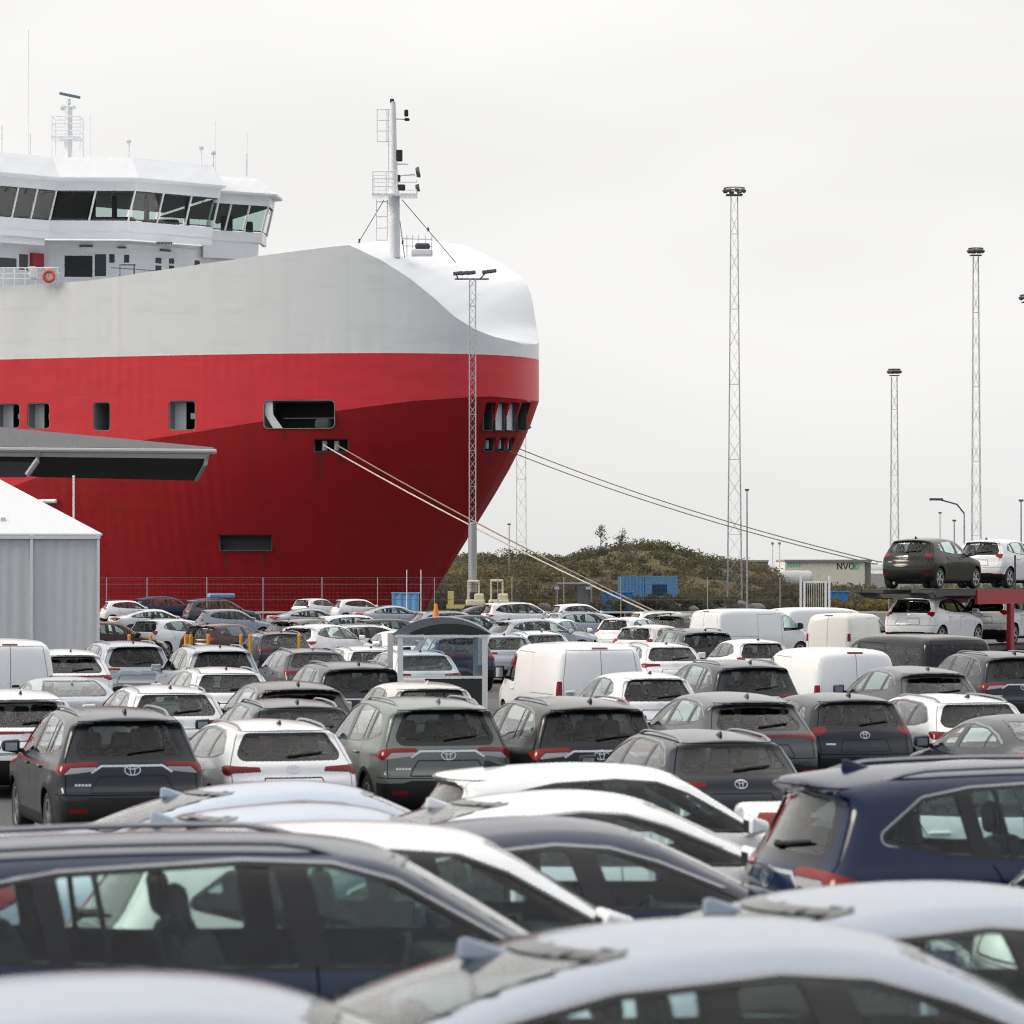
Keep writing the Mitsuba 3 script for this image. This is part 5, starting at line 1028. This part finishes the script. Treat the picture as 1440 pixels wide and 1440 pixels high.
# radar mast and aerials on the bridge roof
d = 298.
def rod(px0, y0, px1, y1, r, key, b='ship_white', dd=0.): part(S, key, tube([at(px0, y0, d + dd), at(px1, y1, d + dd)], r, 6), b)
rod(95, 222, 95, 148, .38, 'radar_column'); rod(95, 148, 95, 138, .22, 'radar_column')
c = at(94, 194, d); part(S, 'radar_platform', bx(c[0] - 1.2, c[0] + 1.2, d - 1.2, d + 1.2, c[2] - .08, c[2] + .08), 'ship_white')
for y in (165, 175, 185): part(S, 'platform_rail', tube([np.array([c[0] + x, d + yy, at(0, y, d)[2]]) for x, yy in ((-1.15, -1.15), (1.15, -1.15), (1.15, 1.15), (-1.15, 1.15), (-1.15, -1.15))], .04, 5), 'ship_white')
for x in (-1.15, 1.15):
    for yy in (-1.15, 1.15): part(S, 'platform_post', tube([(c[0] + x, d + yy, at(0, 220, d)[2]), (c[0] + x, d + yy, at(0, 164, d)[2])], .045, 5), 'ship_white')
scene['radar_blue'] = plain((.10, .16, .20), .5)
p = at(97, 133, d); part(S, 'radar_scanner', xf(rbox(0, 0, 0, 1.75, .3, .22, .05), shift(*p) @ rot('y', 12)), 'radar_blue', 40); p = at(95, 149.5, d); part(S, 'radar_scanner', xf(rbox(0, 0, 0, 1.2, .7, .25, .08), shift(*p)), 'ship_white', 40)
p = at(87, 150, d); part(S, 'lamp_bracket', to_vf(rbox(*p, .4, .3, .45, .08)), 'jamb', 40)
for px, y0, y1, r in ((38.5, 216, 40, .03), (41, 216, 188, .09), (1, 216, 175, .08), (180, 224, 196, .10), (282, 236, 206, .06), (299, 238, 212, .07), (346, 246, 215, .07), (302, 238, 170, .02), (347, 246, 185, .02), (126, 222, 160, .02)): rod(px, y0, px, y1, r, 'aerial')
for px, y in ((180, 198), (282, 207), (299, 214)): part(S, 'aerial_base', to_vf(rbox(*at(px, y, d), .42, .42, .3, .1)), 'jamb', 40)
# bow mast with ladder cage, lamps, stays
d = 268.
mz = lambda px, y: at(px, y, d)
part(S, 'bow_mast', tube([mz(554, 362), mz(554, 275), mz(553.5, 250), mz(552, 142)], [.46, .42, .30, .22], 14), 'ship_white', 40)
for px in (529, 544.5): part(S, 'mast_ladder', tube([mz(px, 338) if px == 529 else mz(px, 338), mz(px, 280)], .045, 5), 'ship_white')
for y in (283, 304, 320, 337): part(S, 'ladder_hoop', tube([mz(529, y), mz(544, y)], .045, 5), 'ship_white')
for px in (530, 543.5): part(S, 'mast_ladder', tube([mz(px, 198), mz(px, 152)], .04, 5), 'ship_white')
for y in (153, 168, 183, 198): part(S, 'ladder_hoop', tube([mz(530, y), mz(550, y)], .04, 5), 'ship_white')
part(S, 'mast_ladder', tube([mz(546, 270), mz(546, 152)], .05, 5), 'ship_white')
c = mz(555, 275); part(S, 'mast_platform', bx(c[0] - 1.65, c[0] + 1.65, d - 1.3, d + 1.3, c[2] - .07, c[2] + .07), 'ship_white')
for y in (243, 253, 264): part(S, 'platform_rail', tube([np.array([c[0] + x, d + yy, mz(0, y)[2]]) for x, yy in ((.2, -1.25), (-1.6, -1.25), (-1.6, 1.25), (1.6, 1.25), (1.6, -.2))], .04, 5), 'ship_white')
for x, yy in ((-1.6, -1.25), (-1.6, 1.25), (-.6, -1.25), (.2, -1.25), (1.6, 1.25), (1.6, -.2)): part(S, 'platform_post', tube([(c[0] + x, d + yy, c[2]), (c[0] + x, d + yy, mz(0, 243 if x < 1 else 262)[2])], .04, 5), 'ship_white')
for a in ((551, 141, .3, .35), (571, 158, .3, .5), (572, 167, .4, .2), (561, 218, .5, .85), (563, 263, .7, .45), (560, 250, .3, .5)): part(S, 'mast_lamp', to_vf(rbox(*mz(a[0], a[1]), a[2], .4, a[3], .08)), 'recess_dark', 40)
part(S, 'searchlight', xf(revolve([(.01, 0), (.34, .02), (.42, .25), (.40, .3), (.01, .28)], 16), shift(*mz(584.5, 242)) @ rot('y', 80)), 'ship_dark', 40); part(S, 'searchlight', xf(revolve([(.01, 0), (.24, .02), (.3, .25), (.28, .3), (.01, .28)], 16), shift(*mz(584, 264)) @ rot('y', 80)), 'ship_dark', 40)
for a, b in (((556, 166), (572, 167)), ((558, 247), (583, 244)), ((556, 230), (574, 230))): part(S, 'mast_bracket', tube([mz(*a), mz(*b)], .05, 5), 'jamb')
for a, b, m in (((565, 280), (641, 369), (602, 322)), ((540, 280), (500, 347), (505, 338)), ((562, 310), (569, 362), (566, 340))): part(S, 'mast_stay', tube([mz(*a), mz(*b)], .03, 5), 'ship_dark'); part(S, 'stay_shackle', to_vf(rbox(*mz(*m), .14, .14, .3, .04)), 'ship_dark', 40)
for y in (335, 345): part(S, 'bow_rail', tube([mz(566, y), mz(607, y + 1)], .04, 5), 'ship_white')
for px in (572, 580, 588, 598, 607): part(S, 'bow_rail_post', tube([mz(px, 330), mz(px, 360)], .035, 5), 'ship_white')
part(S, 'windlass', to_vf(rbox(*mz(594, 346), 1.1, .8, .45, .15)), 'ship_dark', 40); part(S, 'windlass_bed', to_vf(rbox(*mz(593, 355), 1.6, 1.0, .5, .1)), 'ship_white', 40)
# mooring ropes
def rope(p, q, sag, lab, b='pale_rope', r=.055):
    t = np.linspace(0, 1, 24)[:, None]; pts = p + (q - p) * t; pts[:, 2] -= sag * 4 * (t[:, 0] * (1 - t[:, 0]))
    k = thing('mooring_rope', lab, 'rope', None); part(k, 'strand', tube(pts, r, 6), b, 60)
    part(k, 'eye', tube([pts[-1] + [.18 * math.cos(a), .18 * math.sin(a), 0] for a in np.arange(9) * math.pi / 4], r, 5), b)
scene['dark_rope'] = plain((.13, .11, .10), .9); scene['tan_rope'] = plain((.30, .22, .17), .9)
h1 = hit(455, 626)[0]; h2 = hit(474, 626)[0]; h3 = hit(718, 627)[0]; h4 = hit(707, 629)[0]
rope(h1, at(918, 863, 236.5), .35, 'thick pale mooring rope from the fairlead in the hull side, the lower of that pair'); rope(h2, at(935, 866, 240.), .35, 'brownish mooring rope from the fairlead in the hull side, the upper of that pair', 'tan_rope', .05)
rope(h3 + [0, 0, .05], at(1236, 790, 231.), .55, 'dark mooring rope from the bow tip towards the car transporter, the upper of that pair', 'dark_rope', .036); rope(h4 + [0, 0, -.1], at(1230, 793, 227.), .55, 'dark mooring rope from the bow tip towards the car transporter, the lower of that pair', 'dark_rope', .036)
# ------------------------------------------------------------------ the cars
PAINTS = {
    'white': ('white', (.76, .77, .79), 0., .30), 'pearl': ('cream white', (.70, .69, .66), 0., .30), 'silver': ('silver', (.36, .39, .44), .55, .30), 'steel': ('bluish silver', (.30, .34, .41), .5, .28), 'iceblue': ('pale blue', (.42, .48, .58), .2, .28),
    'grey': ('mid grey', (.070, .075, .085), .5, .30), 'graphite': ('dark grey', (.016, .020, .028), .45, .28), 'black': ('black', (.006, .006, .008), .1, .22), 'slate': ('slate blue', (.009, .019, .046), .3, .26), 'navy': ('navy blue', (.003, .009, .040), .15, .24), 'sage': ('grey green', (.125, .145, .132), .3, .30),
    'olive': ('dark olive', (.022, .021, .016), .3, .28), 'champagne': ('champagne', (.58, .565, .53), .45, .30), 'wine': ('dark red', (.045, .007, .009), .2, .28), 'beige': ('beige grey', (.13, .12, .105), .4, .30)}
for k, (nm, c, m, r) in PAINTS.items(): scene['paint_' + k] = paint(c, m, r)
ROOF = {'suv': 1.69, 'low_suv': 1.555, 'wagon': 1.465, 'crossover': 1.57, 'sedan': 1.445, 'hatchback': 1.51, 'van': 1.94, 'small_van': 1.83, 'minibus': 1.94}
WORD = {'suv': 'suv', 'low_suv': 'suv', 'wagon': 'estate car', 'crossover': 'crossover car', 'sedan': 'saloon car', 'hatchback': 'hatchback', 'van': 'panel van', 'small_van': 'small van', 'minibus': 'minibus'}
KEY = {'suv': 'parked_suv', 'low_suv': 'parked_suv', 'wagon': 'parked_estate_car', 'crossover': 'parked_crossover', 'sedan': 'parked_saloon', 'hatchback': 'parked_hatchback', 'van': 'parked_van', 'small_van': 'parked_van', 'minibus': 'parked_minibus'}
FAR_DROP = ('emblem', 'badge', 'wiper', 'window_trim', 'plate_recess', 'door_handle', 'reflector', 'grille', 'chrome_bar', 'steering_wheel')
kinds_built, groups_made, footprints, poses = {}, {}, [], {}
def plain_key(k): return '__'.join(s[:-4] if s.endswith('_000') else s for s in k.split('__'))
def group_of(kind, colour, far):
    g = 'pattern_%s_%s_%s' % (kind, colour, 'far' if far else 'near')
    if g in groups_made: return g
    if (kind, far) not in kinds_built:
        P = build_kind(kind, .06 if far else .032, not far)
        kinds_built[kind, far] = {plain_key(k): (shape_dict(m, 'lining', sm, F), mat) for k, (m, mat, F, sm) in P.items() if not (far and (k.startswith(FAR_DROP) or 'mirror_glass' in k or 'brake_disc' in k))}
    d = {'type': 'shapegroup'}
    for k, (sh, mat) in kinds_built[kind, far].items():
        if mat in ('paint', 'fin'): mat = 'paint_' + colour if not (mat == 'fin' and colour in ('white', 'pearl', 'silver')) else ('gloss_black' if kind != 'sedan' else 'paint_' + colour)
        if mat == 'mirror_cap': mat = 'black_plastic' if 'van' in kind else 'paint_' + colour
        d[k] = {**sh, 'bsdf': {'type': 'ref', 'id': mat}}
    scene[g] = d; groups_made[g] = True
    return g
def car(kind, colour, x, y, heading, label, z=0., group=None, pitch=0., far=None):
    far = math.hypot(x, y) > 98 if far is None else far
    k = name(KEY[kind]); labels[k] = {'label': label, 'category': 'van' if 'van' in kind else 'minibus' if kind == 'minibus' else 'car'}
    labels[k]['group'] = group or ('parked vans in the yard' if 'van' in kind else 'parked cars in the yard')
    scene[k] = {'type': 'instance', 'to_world': T().translate([float(x), float(y), float(z) + yard_z(y)]).rotate([0, 0, 1], 90.0 - heading).rotate([0, 1, 0], pitch), 'sg': {'type': 'ref', 'id': group_of(kind, colour, far)}}
    z = z
    L, w = KINDS[kind]['L'], 1.84
    h = math.radians(heading); f = np.array([math.sin(h), math.cos(h)]); s = np.array([f[1], -f[0]])
    poses[k] = (x, y, z + yard_z(y), heading)
    footprints.append((k, Polygon([np.array([x, y]) + f * a * L / 2 + s * b * w / 2 for a, b in ((1, 1), (1, -1), (-1, -1), (-1, 1))]), z))
    return k
def by_rear(kind, colour, px, py, heading, label, **kw):
    """Put a car so that its rear roof edge shows at the pixel."""
    d = depth_of(py, ROOF[kind] - .03 + kw.get('z', 0)); h = math.radians(heading); back = KINDS[kind]['L'] / 2 - .45
    return car(kind, colour, (px - 720) / FPX * d + back * math.sin(h), d + back * math.cos(h), heading, label, **kw)
def by_centre(kind, colour, px, py, heading, label, d=None, **kw):
    d = d or depth_of(py, ROOF[kind] + kw.get('z', 0))
    return car(kind, colour, (px - 720) / FPX * d, d, heading, label, **kw)
# front rows, side on
by_centre('sedan', 'steel', 255, 1362, 78, 'bluish silver saloon roof cut off by the bottom left corner of the picture', d=10.15)
by_centre('sedan', 'steel', 1100, 1299, 78, 'large bluish silver saloon filling the bottom right, its roof lowest in the picture', d=12.35)
by_centre('sedan', 'steel', 1372, 1250, 77, 'bluish silver saloon behind the lowest large one at the right edge', d=14.4)
by_centre('low_suv', 'slate', 405, 1180, 78, 'dark slate blue suv seen from its right side at the lower left', d=16.4)
by_centre('hatchback', 'white', 600, 1168, 77, 'white hatchback half hidden behind the dark slate blue suv, only roof and front showing', d=18.45)
by_centre('sedan', 'navy', 790, 1147, 77, 'navy saloon with a pale roof edge between the white hatchback and the silver saloon', d=20.5)
by_centre('sedan', 'white', 826, 1107, 77, 'white saloon right behind the navy saloon in mid picture', d=24.8)
by_centre('hatchback', 'white', 890, 1070, 77, 'white hatchback, rearmost of the side-on white cars below the grey green suv', d=29.1)
by_centre('sedan', 'iceblue', 466, 1128, 77, 'pale blue saloon right behind the slate blue suv, nearer of two pale blue ones', d=22.5)
by_centre('sedan', 'iceblue', 440, 1094, 77, 'pale blue saloon, farther of two, just below the white estate with dark lamps', d=26.75)
by_centre('suv', 'navy', 1535, 1076, 76, 'glossy navy suv at the right edge with its red tail light towards the camera', d=23.3)
by_centre('wagon', 'white', 1930, 1180, 77, 'white car tail poking in at the right edge below the navy suv', d=21.0)
by_centre('sedan', 'white', 1400, 1070, 77, 'white saloon tail with a red light behind the glossy navy suv', d=32.4)
# middle rows, tails towards the camera
M = -15
by_rear('suv', 'graphite', 180, 1002, -16, 'dark grey suv with red tail lights and a chrome bar, large at the left')
by_rear('wagon', 'white', 405, 1020, -16, 'white estate with slim dark red lamps beside the large dark grey suv')
by_rear('suv', 'sage', 622, 987, M, 'grey green suv with red tail lights in the centre')
by_rear('suv', 'black', 836, 987, M, 'black suv with a beige sheen on its roof right of the grey green suv')
by_rear('wagon', 'graphite', 1030, 1036, -14, 'dark grey estate with a chrome emblem, nearest of the tails in the centre right')
by_rear('crossover', 'grey', 1065, 980, M, 'mid grey crossover with a full width red light bar')
by_rear('hatchback', 'graphite', 1205, 980, M, 'dark grey hatchback between the grey crossover and the white estate')
by_rear('wagon', 'white', 1378, 982, M, 'white estate seen with its left side and tail at the right')
by_rear('sedan', 'graphite', 1512, 1014, M, 'dark grey saloon cut by the right edge in front of the white estate')
paper_car = by_rear('wagon', 'white', 247, 969, M, 'white estate with a paper sheet behind its rear glass')
by_rear('crossover', 'black', 428, 963, M, 'black crossover right of the white estate with the paper sheet')
by_rear('wagon', 'graphite', 428, 989, M, 'dark estate roof with grey sheen squeezed between the white estate and the grey green suv')
by_rear('suv', 'graphite', 508, 934, M, 'dark grey suv left of the glazed shelter')
by_rear('hatchback', 'champagne', 608, 963, M, 'champagne hatchback in front of the glazed shelter')
by_rear('crossover', 'white', 35, 976, M, 'white crossover cut by the left edge below the white vans')
by_rear('sedan', 'silver', 112, 957, M, 'silver saloon roof behind the large dark grey suv')
by_rear('wagon', 'white', 325, 942, M, 'white estate with roof rails behind the black crossover')
by_rear('suv', 'silver', 312, 910, M, 'silver suv with a dark rear window left of centre, below the yellow bollards')
by_rear('suv', 'silver', 190, 904, -18, 'silver suv between the marquee and the other silver suv')
by_rear('crossover', 'white', 104, 916, M, 'white crossover with a round emblem beside the white van at the left')
by_rear('van', 'white', 12, 901, M, 'white van tail cut by the left edge in front of the marquee')
by_rear('wagon', 'grey', 446, 914, M, 'mid grey estate left of the shelter behind the dark grey suv')
by_rear('wagon', 'white', 528, 911, M, 'white estate tail with black rear glass partly behind the shelter post')
by_rear('sedan', 'white', 545, 886, 165, 'white saloon facing the camera left of the shelter roof')
by_rear('wagon', 'white', 598, 917, M, 'white estate seen through the shelter glass')
by_rear('crossover', 'navy', 652, 894, M, 'dark blue crossover seen through the right shelter glass')
by_rear('van', 'white', 838, 906, M, 'white panel van with double rear doors in the middle of the picture')
by_rear('hatchback', 'white', 922, 949, M, 'white hatchback with wrap round dark glass before the white panel van')
by_rear('suv', 'graphite', 1060, 932, M, 'dark grey suv in front of the white van right of centre')
by_rear('small_van', 'white', 1195, 913, M, 'white van with windowless rear doors right of the dark grey suv')
by_rear('crossover', 'grey', 1318, 941, M, 'mid grey crossover right of the white van with windowless doors')
by_rear('suv', 'graphite', 1432, 919, M, 'dark grey suv cut by the right edge below the car transporter')
by_rear('minibus', 'black', 1338, 894, -24, 'black minibus with large windows below the car transporter')
by_rear('wagon', 'white', 945, 906, M, 'white estate right of the white panel van roof')
by_rear('hatchback', 'white', 1072, 901, M, 'white hatchback between the far white vans and the near white van')
by_rear('suv', 'graphite', 995, 886, M, 'dark grey suv in front of the far white van')
# far rows
B = 32
by_rear('hatchback', 'pearl', 893, 880, B, 'cream hatchback turned right, in front of the black glassed one left of the far vans')
by_rear('hatchback', 'white', 864, 869, B, 'white hatchback turned right with black tail glass, above the panel van roof')
by_rear('hatchback', 'white', 756, 871, B, 'white hatchback turned right, above the left part of the panel van')
by_rear('wagon', 'white', 768, 889, M, 'white estate roof just above the panel van roof')
by_rear('crossover', 'silver', 700, 871, 60, 'silver crossover right above the shelter roof')
by_rear('wagon', 'silver', 715, 893, M, 'silver estate behind the right shelter post')
by_rear('van', 'white', 1000, 857, 52, 'white panel van turned right, left of the two far vans')
by_rear('small_van', 'pearl', 1170, 863, 30, 'cream white van turned right below the pedestrian gate')
by_rear('van', 'white', 1100, 855, 60, 'white van roof behind the two far vans')
by_rear('crossover', 'black', 935, 864, B, 'black glassed crossover left of the far white van')
by_rear('wagon', 'white', 890, 860, 70, 'white estate roof at the back of the yard below the blue skip')
by_rear('wagon', 'silver', 775, 861, 70, 'silver estate roof at the back of the yard right of the yellow machines')
by_centre('hatchback', 'white', 185, 844, 74, 'white hatchback side on at the back left, right of the marquee')
by_centre('suv', 'navy', 238, 845, 74, 'dark blue suv at the back left behind the white hatchback', d=222.)
by_centre('suv', 'grey', 312, 842, 74, 'grey suv with a blue box on its roof at the back left')
by_rear('hatchback', 'white', 205, 871, 38, 'white hatchback turned right in front of the marquee corner')
by_rear('hatchback', 'wine', 282, 878, 38, 'dark hatchback with red lamps between the yellow bollards, left of the beige one')
by_rear('crossover', 'beige', 394, 871, 38, 'beige brown crossover behind the yellow bollards')
by_centre('hatchback', 'silver', 330, 860, 74, 'silver hatchback side on behind the beige crossover', d=172.)
by_centre('sedan', 'white', 220, 858, 74, 'white saloon roof behind the turned white hatchback', d=178.)
by_centre('hatchback', 'white', 508, 842, 70, 'white hatchback side on before the red hull, right of its twin')
by_rear('hatchback', 'white', 425, 842, 40, 'white hatchback tail turned right before the red hull, left of its twin')
by_centre('sedan', 'silver', 440, 856, 72, 'silver saloon roof below the two white hatchbacks at the back', d=182.)
by_centre('crossover', 'white', 505, 863, 72, 'white crossover below the two white hatchbacks at the back', d=146.)
by_centre('wagon', 'pearl', 525, 868, 72, 'cream estate left of the shelter in the far rows', d=128.)
by_centre('sedan', 'silver', 555, 852, 72, 'silver saloon between the white hatchbacks and the blue skip', d=196.)
by_centre('hatchback', 'wine', 160, 876, 74, 'dark red hatchback half hidden by the marquee corner', d=131.)
by_centre('wagon', 'silver', 640, 862, 70, 'silver estate behind the shelter roof', d=168.)
by_centre('hatchback', 'graphite', 676, 864, 70, 'dark hatchback right behind the shelter roof edge', d=150.)
scene['paper'] = plain((.62, .72, .66), .8); scene['paper_print'] = plain((.10, .16, .14), .8)
def in_car(k, m): x, y, z, hd = poses[k]; return xf(m, shift(x, y, z) @ rot('z', 90 - hd))
t = thing('paper_sheet', 'pale green paper sheet behind the rear glass of a white estate', 'paper')
lean = shift(-1.86, .16, 1.13) @ rot('y', 46)
part(t, 'sheet', in_car(paper_car, xf(bx(-.002, .002, -.24, .22, -.12, .13), lean)), 'paper'); part(t, 'print', in_car(paper_car, xf(bx(-.005, -.003, -.18, .16, .05, .065), lean)), 'paper_print')
by_rear('wagon', 'graphite', 400, 889, M, 'dark grey estate right behind the mid grey estate left of the shelter')
by_rear('crossover', 'white', 415, 879, 30, 'white crossover turned right, second row beyond the dark grey estate')
by_centre('hatchback', 'graphite', 560, 866, 72, 'dark hatchback in the far rows just left of the shelter roof', d=139.)
by_centre('suv', 'white', 735, 856, 72, 'white suv at the back of the yard below the yellow machines', d=188.)
by_centre('sedan', 'graphite', 690, 853, 72, 'dark grey saloon at the very back below the yellow machines', d=201.)
by_centre('hatchback', 'white', 820, 854, 72, 'white hatchback at the very back below the goal frame', d=197.)
# roof box of the grey car at the back
scene['roof_box_blue'] = plain((.16, .28, .48), .5)
c = at(311, 842, 213.); t = thing('roof_box', 'flat pale blue box lying on the roof of the grey car at the back', 'box'); dbox = depth_of(842, 1.69)
part(t, 'shell', xf(rbox(0, 0, 0, 1.5, .8, .26, .08), shift((311 - 720) / FPX * dbox, dbox, 1.86) @ rot('z', 16)), 'roof_box_blue', 40); part(t, 'seam', xf(bx(-.74, .74, -.405, -.4, -.01, .01), shift((311 - 720) / FPX * dbox, dbox, 1.86) @ rot('z', 16)), 'black_plastic')
# ------------------------------------------------------------------ car transporter
scene['truck_red'] = plain((.30, .016, .028), .45); scene['deck_steel'] = plain((.05, .05, .052), .6); scene['deck_grey'] = plain((.22, .22, .22), .5, .5)
HT = 32.; h = math.radians(HT); fw = np.array([math.sin(h), math.cos(h)]); rt = np.array([fw[1], -fw[0]])
d0 = 106.; R0 = np.array([(1270 - 720) / FPX * d0, d0])
ZU = 1.36 + .0; zu = CAM_Z + (HORIZON - 757) / FPX * d0 - 1.51 + .03; zl = CAM_Z + (HORIZON - 838) / FPX * d0 - 1.51
TM = np.eye(4); TM[:2, 0] = fw; TM[:2, 1] = -rt; TM[:2, 3] = R0       # x forwards from the upper rear bumper, y left
tt = thing('car_transporter', 'red double deck car transporter loaded with four cars at the right', 'car transporter')
tx = lambda m: xf(m, TM)
for s in (-1, 1):
    for i in range(2): part(tt, 'upper_track', tx(bx(-.4 + i * 6.2, 5.7 + i * 6.2, *sorted((s * .45, s * 1.15)), zu - .12, zu - .02)), 'deck_steel')
    part(tt, 'side_beam', tx(bx(2.4, 13.5, *sorted((s * 1.17, s * 1.27)), zu - .46, zu - .03)), 'truck_red')
    part(tt, 'edge_rail', tx(bx(-.4, 2.38, *sorted((s * 1.17, s * 1.23)), zu - .2, zu - .04)), 'deck_steel')
    for x in (4.9, 10.4): part(tt, 'post', tx(rbox(x, s * 1.2, (zu - .5 + .5) / 2, .28, .16, zu - .9, .04)), 'truck_red', 40)
    part(tt, 'lower_track', tx(bx(-.6, 13.5, *sorted((s * .45, s * 1.15)), zl - .14, zl - .02)), 'deck_steel')
    for x in (5.6, 6.9): part(tt, 'wheel', tx(xf(revolve([(.01, -.14), (.3, -.14), (.48, -.14), (.52, -.1), (.52, .1), (.48, .14), (.3, .1), (.01, .1)], 24), shift(x, s * 1.02, .52) @ rot('x', -90 * s))), 'rubber', 40)
    part(tt, 'grab_bar', tx(tube([(5.2, s * 1.22, zu), (5.2, s * 1.22, zu + 1.0)], .03, 5)), 'deck_steel')
    part(tt, 'ramp', tx(m3.Manifold.hull_points(np.array([(x, s * y, z) for x, z in ((-.4, zu - .14), (-1.0, zu - .1), (.4, zu - .3)) for y in (.5, 1.1)]))), 'deck_steel')
    part(tt, 'tail_light', tx(bx(-.66, -.61, *sorted((s * .8, s * 1.1)), zl - .13, zl - .03)), 'red_lamp')
part(tt, 'end_beam', tx(bx(-.62, -.42, -1.2, 1.2, zu - .26, zu - .14)), 'deck_steel'); part(tt, 'cross_member', tx(bx(2.2, 2.4, -1.16, 1.16, zu - .3, zu - .13)), 'deck_steel'); part(tt, 'chassis', tx(bx(-.5, 13.4, -.4, .4, zl - .45, zl - .16)), 'deck_steel')
for i in range(6): part(tt, 'side_mark', tx(bx(6.2 + i * .2, 6.33 + i * .2, -1.278, -1.272, zu - .36, zu - .2)), 'jamb')
def load(kind, colour, along, z, lab, hd=HT):
    p = R0 + fw * (along + KINDS[kind]['L'] / 2); car(kind, colour, p[0], p[1], hd, lab, z=z, group='cars on the transporter', far=False)
load('hatchback', 'olive', .05, zu, 'dark olive hatchback at the rear of the upper transporter deck'); load('hatchback', 'white', 5.0, zu, 'white hatchback on the upper transporter deck ahead of the dark olive one')
load('hatchback', 'white', .2, zl, 'white hatchback at the rear of the lower transporter deck'); load('hatchback', 'white', 5.3, zl, 'white hatchback farther forward on the lower transporter deck')
load('hatchback', 'silver', 9.9, zu, 'silver hatchback foremost on the upper transporter deck at the picture edge')
if True:
    for i in range(len(footprints)):
        for j in range(i):
            a, b = footprints[i], footprints[j]
            if abs(a[2] - b[2]) < .5 and a[1].intersection(b[1]).area > .15: print('OVERLAP', a[0], b[0], labels[a[0]]['label'][:40], '|', labels[b[0]]['label'][:40], round(a[1].intersection(b[1]).area, 2))
